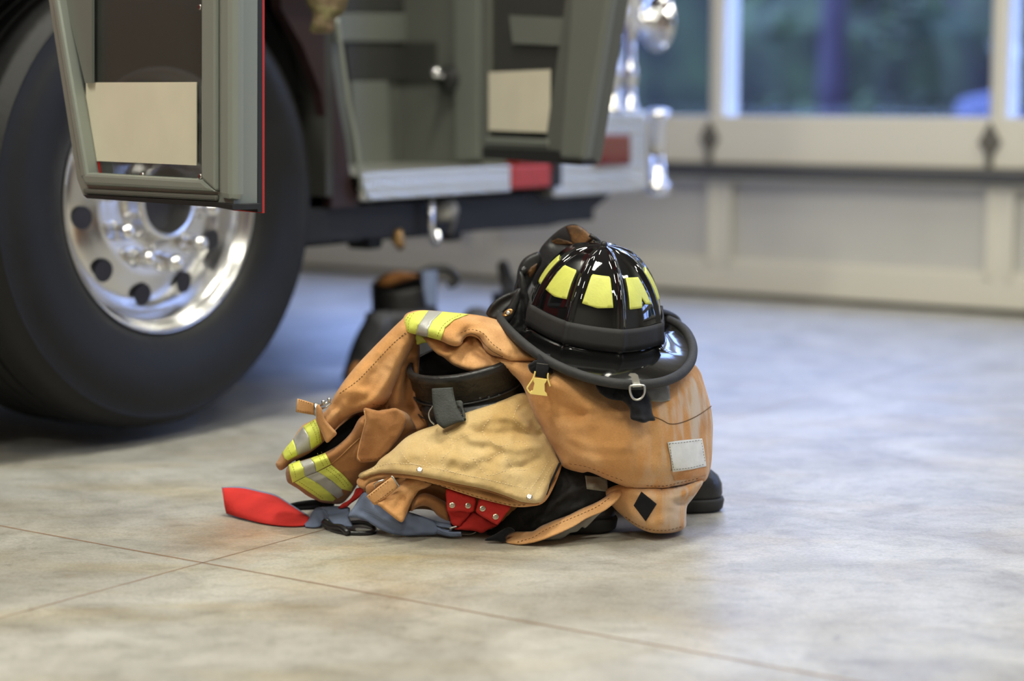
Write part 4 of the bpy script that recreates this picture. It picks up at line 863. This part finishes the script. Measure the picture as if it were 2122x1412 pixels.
B2 = Cloth([(878, 700), (900, 700), (930, 708), (958, 706), (966, 694), (985, 696), (1002, 712), (1015, 730), (1045, 742), (1070, 752), (1060, 768), (1022, 763), (1000, 768), (983, 771), (966, 768), (939, 757), (919, 741), (907, 735), (893, 722), (883, 708)],
           [(890, 710, 3.56), (950, 740, 3.535), (1000, 750, 3.525), (1060, 758, 3.52)], .022, .05, 14,
           [([(920, 738), (945, 725), (968, 708)], 6, .010), ([(930, 718), (945, 716)], 7, -.010), ([(975, 705), (990, 730), (1020, 750)], 8, -.008), ([(985, 700), (1000, 725), (1040, 752)], 5, .007)], .002, .04, grid=4, seed=6)
B2.build('under_fold', 'coat', coat)
# stripes: lime / silver / lime over the shoulder roll
def tape(cl, bands, par, dark=False):
    for pp, m_ in bands:
        o = cl.patch('reflective_stripe' if m_ != 'silver_tape' else 'silver_stripe', pp, m_, par, .0022, .003, 4)
    return o
tape(B, [([(835, 664), (846, 651), (868, 644.5), (888, 643.6), (878, 658), (866, 676), (862, 694), (842, 688)], 'lime'), ([(888, 643.6), (917, 646), (896, 666), (887, 684), (886, 699), (862, 694), (866, 676), (878, 658)], 'silver_tape'),
         ([(917, 646), (972, 651.5), (940, 664), (922, 680), (913, 706), (886, 699), (887, 684), (896, 666)], 'lime')], coat)
mb = MB(); B.line(mb, [(858, 649), (848, 664), (846, 688)], .0006, .0026, dash=3); B.line(mb, [(850, 652), (840, 667), (838, 680)], .0006, .0026, dash=3); B.line(mb, [(955, 652), (925, 668), (910, 688), (905, 702)], .0006, .0026, dash=3); mb.build('stripe_stitching', 'lime_stitch', coat, True)
o_ = Cloth([(860, 690), (885, 698), (905, 706), (890, 710), (875, 712), (862, 716)], [(880, 705, 3.585)], .006, .006, 6, wr=0, grid=4); o_.build('reflective_stripe', 'lime', coat)
# hanging left front: base in the shaded brown, upper roll, lower roll with pocket
C0 = Cloth([(842, 660), (866, 690), (870, 730), (868, 790), (880, 832), (900, 878), (850, 905), (812, 935), (780, 965), (750, 992), (732, 1018), (710, 1043), (685, 1044), (655, 1036), (640, 1000), (690, 900), (720, 830), (790, 740)],
           [(850, 680, 3.60), (800, 780, 3.60), (880, 870, 3.57), (780, 940, 3.58), (700, 1030, 3.63), (680, 930, 3.64)], .020, .07, 30,
           [([(850, 760), (845, 820), (860, 870)], 12, -.016), ([(835, 770), (820, 840), (835, 890)], 12, .014), ([(800, 850), (860, 845)], 7, -.006), ([(868, 800), (876, 850)], 8, .01)], .004, .03, seed=7)
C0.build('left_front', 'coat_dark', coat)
C1 = Cloth([(847, 652), (830, 665), (804, 690), (778, 716), (755, 740), (734, 763), (714, 788), (703, 804), (692, 822), (682, 842), (668, 858), (653, 868), (640, 875), (627, 882), (616, 896), (607, 910), (595, 925), (585, 938), (577, 952), (571, 963), (580, 975), (592, 970), (606, 958), (634, 944), (662, 924), (686, 900), (710, 874), (736, 858), (770, 850), (800, 835), (818, 805), (835, 765), (850, 735), (862, 700), (858, 672)],
           [(850, 670, 3.585), (780, 740, 3.575), (740, 820, 3.55), (670, 890, 3.545), (590, 955, 3.56), (820, 780, 3.58)], .038, .05, 30,
           [([(850, 700), (820, 750), (790, 800), (760, 840)], 16, .010), ([(700, 815), (730, 800), (755, 815)], 12, .008), ([(690, 840), (705, 850), (700, 880)], 8, -.006), ([(735, 835), (770, 815), (800, 770)], 10, -.008), ([(775, 775), (760, 800), (730, 800)], 10, -.006), ([(715, 800), (705, 830), (690, 850)], 6, -.004)], .004, .025, grid=5, seed=8)
c1 = C1.build('left_sleeve', 'coat', coat)
mb = MB()
C1.line(mb, [(840, 690), (815, 712), (790, 738), (765, 765), (740, 790), (715, 808), (700, 818)], .0007, dash=3.5); C1.line(mb, [(848, 688), (822, 706), (797, 730)], .0006, dash=3.5)
mb.build('seam', 'stitch', c1, True); mb = MB(); C1.line(mb, [(840, 845), (800, 842), (765, 838)], .0006, dash=4); mb.build('seam', 'stitch', c1, True)
C2 = Cloth([(744, 868), (765, 856), (790, 850), (820, 848), (842, 856), (856, 874), (862, 892), (840, 908), (809, 932), (778, 963), (750, 988), (735, 1012), (728, 1024), (712, 1040), (690, 1043), (665, 1040), (640, 1030), (618, 1014), (603, 1005), (595, 998), (592, 982), (596, 968), (612, 959), (640, 950), (674, 938), (704, 920), (728, 896)],
           [(830, 870, 3.545), (760, 900, 3.535), (690, 960, 3.54), (620, 990, 3.55), (700, 1030, 3.60), (760, 960, 3.545)], .034, .05, 24,
           [([(600, 985), (640, 965), (690, 940), (720, 905), (742, 875)], 12, .010), ([(720, 975), (690, 985), (640, 1000)], 6, .004), ([(690, 960), (725, 935), (745, 912)], 6, -.005), ([(800, 880), (830, 870)], 14, .006)], .003, .03, grid=5, seed=9)
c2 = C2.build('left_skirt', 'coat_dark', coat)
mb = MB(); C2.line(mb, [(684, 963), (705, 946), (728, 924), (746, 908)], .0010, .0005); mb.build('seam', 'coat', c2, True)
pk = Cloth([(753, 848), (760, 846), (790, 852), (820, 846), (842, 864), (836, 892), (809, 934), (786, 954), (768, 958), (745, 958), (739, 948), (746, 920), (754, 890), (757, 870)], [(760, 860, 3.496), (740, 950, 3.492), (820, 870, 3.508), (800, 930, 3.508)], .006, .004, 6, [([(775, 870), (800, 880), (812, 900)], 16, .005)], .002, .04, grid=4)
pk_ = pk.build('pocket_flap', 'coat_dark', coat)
mb = MB(); mb.tube([at(x, y, float(pk.front([(x, y)])[0])) for x, y in catmull([(755, 852), (758, 872), (753, 893), (746, 920), (741, 946), (746, 955)], False, 5)], .0016, 6); mb.build('flap_piping', 'coat', pk_, True)
mb = MB(); pk.line(mb, [(752, 951), (770, 952), (788, 947), (806, 930)], .0005, dash=4); mb.build('seam', 'stitch', pk_, True)
gp = Cloth([(742, 860), (728, 866), (704, 884), (680, 908), (655, 928), (630, 944), (612, 956), (640, 962), (680, 945), (712, 925), (735, 900), (750, 876)], [(740, 865, 3.57), (620, 950, 3.565)], .004, .01, 8, wr=0, grid=5); gp.build('sleeve_gap_shade', 'black_cloth', coat)  # black sheet standing in for the dark inside of the gap
tape(C1, [([(653, 869), (662, 890), (667, 917), (645, 933), (640, 905), (628, 884)], 'lime'), ([(628, 884), (640, 905), (645, 933), (617, 944), (612, 925), (607, 911)], 'silver_tape'), ([(607, 911), (612, 925), (617, 944), (597, 955), (589, 950), (585, 939), (594, 926)], 'lime')], coat)
tape(C2, [([(643, 950), (674, 939), (686, 962), (656, 978), (652, 960)], 'lime'), ([(621, 957), (643, 950), (652, 962), (656, 978), (632, 988), (629, 972)], 'silver_tape'), ([(598, 963), (621, 954), (629, 970), (632, 988), (606, 1001), (601, 982)], 'lime')], coat)
tape(C2, [([(659, 978), (687, 964), (712, 985), (732, 1008), (728, 1019), (708, 1014), (690, 998)], 'lime'), ([(634, 988), (659, 978), (690, 998), (708, 1014), (712, 1026), (700, 1034), (684, 1022), (660, 1003)], 'silver_tape'), ([(610, 1000), (634, 988), (660, 1003), (684, 1022), (696, 1034), (690, 1040), (665, 1037), (640, 1020)], 'lime')], coat)
mb = MB()
for l in [[(649, 872), (659, 893), (664, 922)], [(643, 876), (653, 897), (659, 925)], [(597, 928), (602, 940), (609, 948)]]: C1.line(mb, l, .0005, .0027, dash=2.6)
for l in [[(666, 937), (680, 965)], [(658, 940), (672, 970)], [(605, 962), (611, 980), (614, 996)], [(683, 968), (708, 990), (726, 1012)], [(676, 972), (700, 992), (718, 1014)], [(620, 999), (650, 1019), (675, 1038)]]: C2.line(mb, l, .0005, .0027, dash=2.6)
mb.build('stripe_stitching', 'lime_stitch', coat, True)
# wrist strap, its buckle and loose end
ws = Cloth([(655, 868), (655, 845), (660, 838), (668, 850), (673, 868), (686, 884), (698, 898), (690, 908), (677, 918), (668, 900), (660, 884)], [(660, 850, 3.51), (688, 900, 3.50)], .006, .006, 6, [([(668, 856), (676, 876), (692, 896)], 3, .003)], .001, grid=4); ws.build('wrist_strap', 'coat', coat)
le = Cloth([(616, 826), (634, 831), (652, 837), (654, 861), (634, 858), (613, 854)], [(635, 845, 3.52)], .004, .004, 4, wr=.0005, grid=3.5, smooth=False); lo_ = le.build('strap_end', 'coat', coat)
mb = MB(); le.line(mb, [(619, 829), (650, 839)], .0005, dash=2.5); le.line(mb, [(617, 851), (650, 858)], .0005, dash=2.5); mb.build('seam', 'stitch', lo_, True)
mb = MB(); mb.prism([at(x, y, 3.508) for x, y in [(650, 836), (659, 838), (660, 864), (651, 862)]], arr(0, .010, 0)); mb.tube([at(x, y, 3.515) for x, y in [(657, 842), (672, 838), (684, 832)]], .0024, 6); mb.tube([at(x, y, 3.515) for x, y in [(664, 848), (676, 844), (686, 836)]], .0018, 6)
for x, y in [(670, 834), (682, 829)]: mb.lathe([(.0001, -.004), (.003, -.003), (.0036, 0), (.003, .003), (.0001, .004)], at(x, y, 3.513), Z3 if 'Z3' in globals() else np.array([0, 0, 1.]), arr(1, 0, 0), arr(0, 1, 0), 8)
mb.build('buckle', 'steel', coat, True)

# ---------- helmet
HR = Matrix.Rotation(.18, 3, 'X') @ Matrix.Rotation(.10, 3, 'Y') @ Matrix.Rotation(-1.285, 3, 'Z'); HR = np.array(HR); HT = arr(.149, 3.598, .356)
ha, hb_, hh = .143, .124, .162
def HW(p): return np.asarray(p) @ HR.T+HT
def dome(phi, psi, off=0.):
    """angles in radians: azimuth (0 = rear) and height on the shell"""
    k = abs((phi % (math.pi/4))/(math.pi/4)); k = min(k, 1-k)*2          # 0 on a ridge, 1 mid panel
    c, s = math.cos(psi), math.sin(psi); fl = 1-.030*math.sin(k*math.pi/2)*c**.5
    arc_ = min(phi % (math.pi/4), math.pi/4-phi % (math.pi/4))*max(c, .02)*.14
    rg = .0055*math.exp(-(arc_/.0052)**2)*min(1, (1-s)*9+.2)
    p = arr(ha*c*math.cos(phi)*fl, hb_*c*math.sin(phi)*fl, hh*s)
    nn = arr(math.cos(phi)*c/ha, math.sin(phi)*c/hb_, s/hh); nn /= np.linalg.norm(nn); return p+nn*(rg+off)
hel = thing('fire_helmet', 'glossy black fire helmet with lime stickers resting on the tan coat', 'helmet', HT)
nph, nps = 320, 44; V = []; F = []
for i in range(nps):
    ps = (i/(nps-1))*math.pi/2*.998
    for j in range(nph): V.append(HW(dome(2*math.pi*j/nph, ps)))
F = [(i*nph+j, i*nph+(j+1) % nph, (i+1)*nph+(j+1) % nph, (i+1)*nph+j) for i in range(nps-1) for j in range(nph)]+[tuple(range((nps-1)*nph, nps*nph))]
shl = mesh('shell', V, F, 'helmet', hel, True)
def brim_r(ph):
    rx = .236 if math.cos(ph) > 0 else .160
    return 1/math.sqrt((math.cos(ph)/rx)**2+(math.sin(ph)/.171)**2)
def brim_pt(ph, t, dz=0.):
    d = dome(ph, 0.); r0 = math.hypot(d[0], d[1])+.0; r1 = brim_r(ph); r = r0+(r1-r0)*t
    r0x = r0; zz = .006*(1-min(1, t*5))**2-.007*t-.012*max(0, math.cos(ph))**2*t*t+.017*math.sin(ph)**2*t*t
    pr = math.atan2(d[1], d[0]) if t < .001 else None
    a0 = math.atan2(hb_*math.sin(ph), ha*math.cos(ph)); a1 = ph; 
    aa = a0+(((a1-a0+math.pi) % (2*math.pi))-math.pi)*t
    return arr(r*math.cos(aa), r*math.sin(aa), zz+dz)
nb = 160; V = []; ts = [0, .03, .07, .12, .2, .35, .5, .65, .8, .92, 1.]
for dz, tt in ((0, ts), (-.004, ts[::-1])):
    for t in tt:
        for j in range(nb): V.append(HW(brim_pt(2*math.pi*j/nb, t, dz)))
k = 2*len(ts); F = [(i*nb+j, i*nb+(j+1) % nb, ((i+1) % k)*nb+(j+1) % nb, ((i+1) % k)*nb+j) for i in range(k) for j in range(nb)]
mesh('brim', V, F, 'brim', hel, True)
mb = MB(); mb.tube([HW(brim_pt(p, 1.0, -.002)) for p in np.linspace(0, 2*math.pi, 120, endpoint=False)], .0088, 12, True); mb.build('brim_trim', 'trim', hel, True)
# elastic band: follows the shell between two heights, stretched straight across the panels
V = []; F = []; nn_ = 160
for off in (.0045, .0015):
    for ps in (.06, .12, .18, .24, .295):
        for j in range(nn_):
            ph = 2*math.pi*j/nn_; V.append(HW(dome(ph, ps, off)))
rows = 10
order = [0, 1, 2, 3, 4, 9, 8, 7, 6, 5]
F = [(order[i]*nn_+j, order[i]*nn_+(j+1) % nn_, order[(i+1) % 10]*nn_+(j+1) % nn_, order[(i+1) % 10]*nn_+j) for i in range(10) for j in range(nn_)]
mesh('rubber_band', V, F, 'band', hel, True)
def dome_patch(name, poly, m, off=.0012, th=.0014, g=1.6, parent=hel):
    P = np.array([np.asarray(a)+(np.asarray(b)-np.asarray(a))*t for a, b in zip(poly, poly[1:]+poly[:1]) for t in np.arange(0, 1, min(1, g/math.dist(a, b)))])
    lo, hi = P.min(0), P.max(0); X, Y = np.meshgrid(np.arange(lo[0], hi[0], g), np.arange(lo[1], hi[1], g)); Q = np.c_[X.ravel(), Y.ravel()]; Q = Q[inside(Q, P)]; Q = Q[dist_poly(Q, P) > g*.4]
    pts = np.r_[P, Q]; n_ = len(P); r = delaunay_2d_cdt([Vector(p) for p in pts.tolist()], [(i, (i+1) % n_) for i in range(n_)], [], 1, 1e-5)
    V2 = [tuple(v) for v in r[0]]; k = len(V2); R_ = math.radians
    V = [HW(dome(R_(a), R_(b_), off+th)) for a, b_ in V2]+[HW(dome(R_(a), R_(b_), off-.001)) for a, b_ in V2]
    ed = {(a, b_) for f in r[2] for a, b_ in zip(f, f[1:]+f[:1])}
    return mesh(name, V, [tuple(f) for f in r[2]]+[tuple(i+k for i in reversed(f)) for f in r[2]]+[(a, b_, b_+k, a+k) for a, b_ in ed if (b_, a) not in ed], m, parent, True)
for k_, c_ in enumerate([-112.5, -67.5, -22.5, 22.5, 67.5, 112.5]):
    if k_ == 3: poly = [(c_-14, 29), (c_+1, 29), (c_+3, 36), (c_+7, 31), (c_+15, 30), (c_+13, 34), (c_+9, 50), (c_-12, 51)]
    else: poly = [(c_-14.5, 30), (c_, 28.5), (c_+14.5, 30), (c_+12, 50), (c_+10.5, 51.5), (c_-10.5, 51.5), (c_-12, 50)]
    so = dome_patch('lime_sticker', poly, 'sticker')
    ctr = np.mean(poly, 0)
# crest stay and leather front shield rising beyond the crown
sh_ = Cloth([(1104, 590), (1106, 560), (1112, 535), (1122, 512), (1140, 492), (1162, 474), (1180, 466), (1196, 466), (1212, 475), (1228, 489), (1246, 504), (1240, 530), (1210, 550), (1160, 575), (1125, 600)], [(1110, 590, 3.72), (1190, 470, 3.70), (1240, 505, 3.655)], .006, .010, 7, [([(1150, 505), (1175, 510), (1190, 530)], 10, -.008)], .001, grid=5)
so_ = sh_.build('front_shield', 'black_leather', hel, 'leather front shield seen from behind')
sh_.patch('leather_face', [(1172, 470), (1184, 467), (1199, 468), (1214, 478), (1230, 493), (1218, 502), (1204, 509), (1186, 504), (1181, 486)], 'leather', so_, .003, .006)
sh_.patch('leather_face', [(1143, 500), (1156, 494), (1176, 499), (1190, 506), (1170, 507), (1150, 506)], 'leather', so_, .002, .004)
mb = MB(); mb.tube([at(x, y, 3.64) for x, y in [(1222, 487), (1234, 494), (1243, 503)]], .004, 8); mb.lathe([(.0001, .0075), (.005, .006), (.0065, .002), (.006, -.004), (.0001, -.006)], HW((0, 0, hh)), HR[:, 2], HR[:, 0], HR[:, 1], 16); mb.build('crown_finial', 'black_leather', hel, True)
e1 = Cloth([(1066, 606), (1070, 580), (1074, 556), (1084, 538), (1100, 527), (1118, 523), (1122, 545), (1108, 570), (1096, 600), (1082, 622)], [(1090, 570, 3.69)], .010, .012, 10, wr=.001, grid=4)
eo = e1.build('side_guard', 'black_leather', hel); e1.patch('leather_face', [(1093, 566), (1100, 554), (1113, 546), (1110, 560), (1098, 577)], 'leather', eo, .002, .003)
mb = MB(); mb.lathe([(.0001, -.009), (.006, -.007), (.008, 0), (.006, .008), (.0001, .010)], at(1084, 563, 3.672), arr(.3, 0, 1), arr(1, 0, -.3), arr(0, 1, 0), 14); mb.tube([at(x, y, 3.67) for x, y in [(1080, 575), (1074, 590), (1070, 608)]], .003, 8); mb.build('adjuster_knob', 'black_plastic', hel, True)
# left strap loop
e2 = Cloth([(1008, 652), (1012, 638), (1022, 626), (1040, 613), (1060, 605), (1078, 597), (1076, 615), (1066, 630), (1048, 648), (1036, 664), (1022, 662)], [(1010, 650, 3.60), (1075, 600, 3.62)], .006, .006, 8, [([(1020, 650), (1035, 635), (1060, 618)], 9, -.006)], .001, grid=4)
e2.build('strap_loop', 'black_leather', hel)
e3 = Cloth([(1068, 606), (1079, 598), (1078, 620), (1072, 640), (1062, 660), (1048, 676), (1038, 672), (1040, 658), (1052, 638)], [(1070, 610, 3.60), (1045, 670, 3.575)], .006, .004, 6, wr=.001, grid=4)
s3 = e3.build('ear_strap', 'black_leather', hel)
gc = at(1053, 649, 3.569); mb = MB(); gx = arr(.55, -.5, .45); gx /= np.linalg.norm(gx); ga = np.cross(gx, [0, 0, 1.]); ga /= np.linalg.norm(ga); gb = np.cross(gx, ga)
mb.lathe([(.0105, 0), (.0105, .002), (.006, .0025), (.005, 0)], gc, -ga*.0+arr(-.35, -.9, .25)/1.0, arr(.85, -.2, .48), arr(-.25, .1, .62)*.8, 20); g_ = mb.build('grommet', 'brass', s3, True)
disc('grommet_stud', gc+arr(0, -.001, 0), (-.3, -.9, .3), .0042, .003, 'steel', s3)
e4 = Cloth([(1076, 560), (1088, 580), (1100, 640), (1104, 690), (1098, 716), (1082, 700), (1064, 676), (1066, 650), (1074, 615)], [(1085, 580, 3.67), (1085, 700, 3.60)], .010, .01, 10, [([(1082, 620), (1088, 680)], 5, -.006)], .001, grid=5); e4.build('ear_strap', 'black_leather', hel)
# far side strap and right loop
mb = MB(); mb.tube(catmull([at(x, y, yy) for x, y, yy in [(1362, 644, 3.66), (1385, 650, 3.70), (1404, 662, 3.71), (1408, 678, 3.70), (1400, 684, 3.70)]], False, 5), .0055, 8); mb.tube(catmull([at(x, y, yy) for x, y, yy in [(1362, 680, 3.66), (1376, 668, 3.69), (1392, 660, 3.71)]], False, 4), .006, 8); mb.build('strap_loop', 'black_leather', hel, True)
# rear ring hanging from its bracket
YD = 3.352
mb = MB(); mb.prism([at(x, y, YD+.006) for x, y in [(1302, 778), (1306, 774), (1316, 774), (1322, 778), (1328, 800), (1312, 802), (1308, 781)]], arr(0, .003, 0)); mb.tube([at(1311, 800, YD), at(1329, 799, YD)], .0028, 8); br_ = mb.build('ring_bracket', 'steel', hel)
mb = MB(); mb.tube([at(x, y, YD-.003) for x, y in catmull([(1308, 800), (1332, 799), (1336, 806), (1334, 818), (1328, 826), (1320, 829), (1312, 826), (1307, 817), (1305, 806)], True, 4)], .0019, 8, True); mb.build('d_ring', 'steel', br_, True)
# black ear cover hanging out under the brim
e5 = Cloth([(1238, 770), (1234, 797), (1241, 812), (1250, 820), (1262, 827), (1277, 830), (1290, 832), (1301, 842), (1306, 852), (1307, 868), (1322, 874), (1334, 877), (1346, 873), (1358, 871), (1352, 856), (1349, 833), (1340, 812), (1328, 790), (1330, 770)], [(1240, 800, 3.40), (1330, 860, 3.388), (1300, 790, 3.43)], .008, .01, 10, [([(1270, 826), (1275, 810)], 3, -.004), ([(1300, 800), (1320, 830), (1330, 870)], 12, .006), ([(1255, 800), (1290, 815), (1310, 840)], 7, .005)], .004, .06, grid=4)
e5.build('ear_cover', 'black_cloth', hel)
# chin strap end with its quick release clip
tf = Cloth([(1094, 757), (1104, 750), (1112, 746), (1140, 752), (1146, 766), (1144, 775), (1134, 770), (1112, 776), (1100, 772)], [(1120, 762, 3.425)], .006, .008, 7, wr=.004, wsc=.12, grid=3); tf.build('strap_padding', 'black_cloth', hel)
cs = ribbon('chin_strap', [(1116, 734, 3.43), (1114, 742, 3.420), (1112, 756, 3.412), (1110, 770, 3.408), (1109, 780, 3.408)], [(1140, 736, 3.43), (1140, 746, 3.420), (1138, 760, 3.412), (1135, 772, 3.408), (1133, 784, 3.408)], .004, 'black_cloth', hel, cross=3)
mb = MB(); mb.tube([at(x, y, 3.406) for x, y in [(1112, 753), (1136, 756)]], .0005, 5); mb.build('seam', 'bare_grey', cs, True)
YC = 3.400
mb = MB(); mb.prism([at(x, y, YC) for x, y in [(1106, 783), (1134, 786.5), (1131, 793), (1128.5, 796), (1129, 812), (1133, 816), (1134.5, 821.5), (1098, 817), (1100, 813), (1104.5, 809), (1107.5, 795), (1105, 790)]], arr(0, .004, 0))
for l, r_ in (([(1109, 770), (1107, 779), (1104, 786)], .0016), ([(1136, 774), (1135, 781), (1136, 788)], .0016), ([(1105, 785), (1099, 794), (1093, 803), (1093, 807), (1098, 814), (1103, 810)], .0017), ([(1135, 787), (1138, 795), (1140, 801)], .0016)):
    mb.tube([at(x, y, YC+.002) for x, y in catmull(l, False, 3)], r_, 6)
mb.build('release_clip', 'clip', hel, label='pale yellow release clip', bevel=.0006)

# ---------- the second set of gear, farther back
g2 = thing('turnout_pants', 'dark grey turnout pants slumped around a boot beyond the pile', 'pants', tuple(arr(-.40, 5.3, 0)))
p2 = Cloth([(712, 790), (718, 750), (735, 700), (755, 665), (770, 645), (895, 640), (912, 660), (925, 700), (932, 760), (935, 800), (910, 808), (760, 806)], [(720, 790, 5.32), (770, 650, 5.28), (900, 650, 5.28), (960, 790, 5.32)], .10, .16, 70, [([(790, 670), (770, 720), (750, 790)], 18, .03), ([(820, 680), (830, 740), (810, 800)], 16, -.03), ([(880, 680), (890, 730), (900, 790)], 16, .03)], .01, .02, 0 and 8 or 8, seed=11)
p2.build('leg', 'grey_pants', g2)
o3 = Cloth([(722, 775), (735, 752), (752, 757), (750, 785), (730, 792)], [(735, 770, 5.22)], .01, .01, 8, wr=0); o3.build('hem', 'orange_cloth', g2)
b3 = thing('rubber_boot', 'open black boot with orange lining standing in the dark pants beyond the pile', 'boot', tuple(arr(-.33, 5.32, 0)), 'firefighting boots farther back')
c3 = at(838, 585, 5.32); n3 = arr(-.10, -.22, .95)
shaft('shaft', [(arr(c3[0]+.02, 5.32, .05), .075, .07, (0, 0, 1)), (arr(c3[0]+.01, 5.32, .16), .08, .075, (0, 0, 1)), (c3-arr(0, 0, .08), .088, .08, n3), (c3-arr(0, 0, .03), .089, .082, n3), (c3, .09, .084, n3)], 'boot', b3, .007)
li3 = Cloth([(782, 588), (795, 572), (822, 562), (850, 566), (868, 572), (850, 580), (826, 588), (805, 596), (788, 596)], [(830, 575, 5.36)], .012, .012, 8, wr=0); li3.build('boot_lining', 'orange_cloth', b3, 'orange inner lining')
mb = MB(); mb.tube(catmull([at(x, y, 5.30) for x, y in [(872, 566), (895, 556), (925, 556), (943, 570), (944, 586), (928, 592)]], False, 5), .010, 8); mb.build('pull_loop', 'boot', b3, True)
ribbon('blue_reflection', [(874, 562, 5.24), (877, 600, 5.235), (884, 635, 5.23)], [(906, 560, 5.25), (906, 600, 5.245), (904, 635, 5.24)], .006, 'blue_web', b3, 'blue strip standing in for a reflection on the boot', cross=3)  # bluish reflection on the boot, put in as a coloured strip
b4 = thing('rubber_boot', 'far black boot behind the helmet with only its pull loop rising in view', 'boot', tuple(arr(.02, 5.5, 0)), 'firefighting boots farther back')
c4 = at(1085, 610, 5.5); shaft('shaft', [(arr(c4[0], 5.5, .03), .075, .07, (0, 0, 1)), (arr(c4[0], 5.5, .15), .08, .075, (0, 0, 1)), (c4-arr(0, 0, .05), .085, .08, (0, 0, 1)), (c4, .088, .082, (0, 0, 1))], 'boot', b4, .007)
mb = MB(); mb.tube(catmull([at(x, y, 5.46) for x, y in [(1050, 625), (1046, 600), (1040, 570), (1037, 550), (1046, 546), (1052, 562), (1060, 590), (1064, 620)]], False, 5), .009, 8); mb.build('pull_loop', 'boot', b4, True)
g4 = Cloth([(955, 680), (962, 650), (980, 637), (1005, 640), (1040, 660), (1120, 680), (1130, 790), (960, 790)], [(960, 700, 5.4), (1100, 740, 5.45)], .08, .12, 50, wr=.008, wsc=.02, grid=8); g4o = g4.build('turnout_pants', 'grey_pants'); tag(g4o, 'grey pants heap showing only a hump between the tan shoulder and the helmet strap', 'pants')

# ================================================================== OUTSIDE
b = MB(); b.tbox(S1+.3, S1+30, -25, 30, -.3, -.02); tag(b.build('ground', 'asphalt'), kind='structure')
def conifer(s, q, h, r, z0, seed, lab, n=150):
    rnd = random.Random(seed); base = tw(s, q, -.02)
    t_ = thing('conifer_tree', lab, 'tree', base, 'trees outside the garage windows')
    mb = MB(); mb.tube([base, base+Z3*h*.5+T*.05, base+Z3*h*.95], [r*.085+.04, .06, .01], 9); mb.build('trunk', 'bark', t_, True)
    V = []; F = []
    for k in range(n):
        u = rnd.random()**.8; z = z0+(h-z0)*u; rr = r*(1-u)**.8*rnd.uniform(.35, 1); a = rnd.uniform(0, 6.283)
        c = base+np.array([math.cos(a)*rr, math.sin(a)*rr, z-rr*.25]); L = rnd.uniform(.22, .5)
        d = np.array([math.cos(a), math.sin(a), -.4])
        for j in range(22):
            p = c+np.array([rnd.gauss(0, .12), rnd.gauss(0, .12), rnd.gauss(0, .08)])
            e1 = np.array([rnd.gauss(0, 1) for _ in range(3)])*.05+d*.09; e2 = np.array([rnd.gauss(0, 1) for _ in range(3)])*.035
            k0 = len(V); V += [p-e1, p+e2, p+e1, p-e2]; F.append((k0, k0+1, k0+2, k0+3))
    o = mesh('foliage', V, F, 'leaf', t_, False); tag(o, kind=None)
TREES = [(s_, q_, h_, r_*.62, z_, l_) for s_, q_, h_, r_, z_, l_ in [(3.6, 3.4, 7, 1.9, .3, 'dark conifer at the left of the middle window'), (4.4, 5.6, 8, 2.2, .2, 'broad green conifer right of centre in the window'), (6.5, 1.2, 8, 2.0, .6, 'distant conifer at the far left pane'),
         (5.6, 9.2, 7.5, 2.3, .2, 'conifer nearest the right window edge'), (8.5, 4.6, 9, 2.5, .2, 'tall conifer filling the back of the window'), (8.6, 12.5, 9, 2.6, .3, 'far conifer beyond the right post'), (11.5, -3.5, 9, 2.4, .3, 'far conifer hidden mostly by the truck nose'), (7.6, 7.0, 9, 2.4, .1, 'tall conifer behind the broad green one')]]
for k, (s, q, h, r, z0, lab) in enumerate(TREES): conifer(SWALL+s, q-2.2, h, r, z0, k, lab+', outside')
hb = MB()
for k in range(26):
    c = tw(SWALL+15+random.uniform(-1, 1), -12+k*1.2, random.uniform(1., 2.2)); R_ = random.uniform(1.6, 2.4)
    hb.lathe([(R_*math.cos(t)*random.uniform(.85, 1.1), R_*1.5*math.sin(t)) for t in np.linspace(-1.4, 1.5, 9)], c, Z3, T, N, 12)
tag(hb.build('hedge', 'hedge'), 'dark tree belt closing the view behind the conifers outside', 'hedge', kind='stuff')
# a parked car out there
cb = tw(SWALL+9.0, -1.0, 0); car = thing('parked_car', 'dark blue parked car outside the left window pane', 'car', cb)
prof = [(-2.0, .3), (-2.05, .75), (-1.5, .85), (-.9, 1.32), (.6, 1.35), (1.3, .92), (2.0, .82), (2.1, .35)]
mb = MB(); mb.prism([cb+N*x+Z3*z-T*.8 for x, z in prof], T*1.6); mb.build('body', 'car_blue', car, bevel=.08)
mb = MB(); mb.prism([cb+N*x+Z3*z-T*.815 for x, z in [(-1.3, .88), (-.85, 1.25), (.5, 1.28), (1.05, .92)]], T*1.63); mb.build('side_window', 'black_plastic', car)
for x in (-1.25, 1.3):
    mb = MB(); mb.lathe([(.0001, -.02), (.2, -.02), (.3, 0), (.32, .05), (.32, .2), (.0001, .2)], cb+N*x+Z3*.30-T*.83, T, N, Z3, 24); mb.build('wheel', 'tire', car, True)
mb = MB(); mb.prism([cb+N*x+Z3*z-T*.82 for x, z in [(1.75, .62), (1.95, .62), (1.95, .74), (1.75, .74)]], -T*.02); mb.build('tail_light', 'red_lens', car)
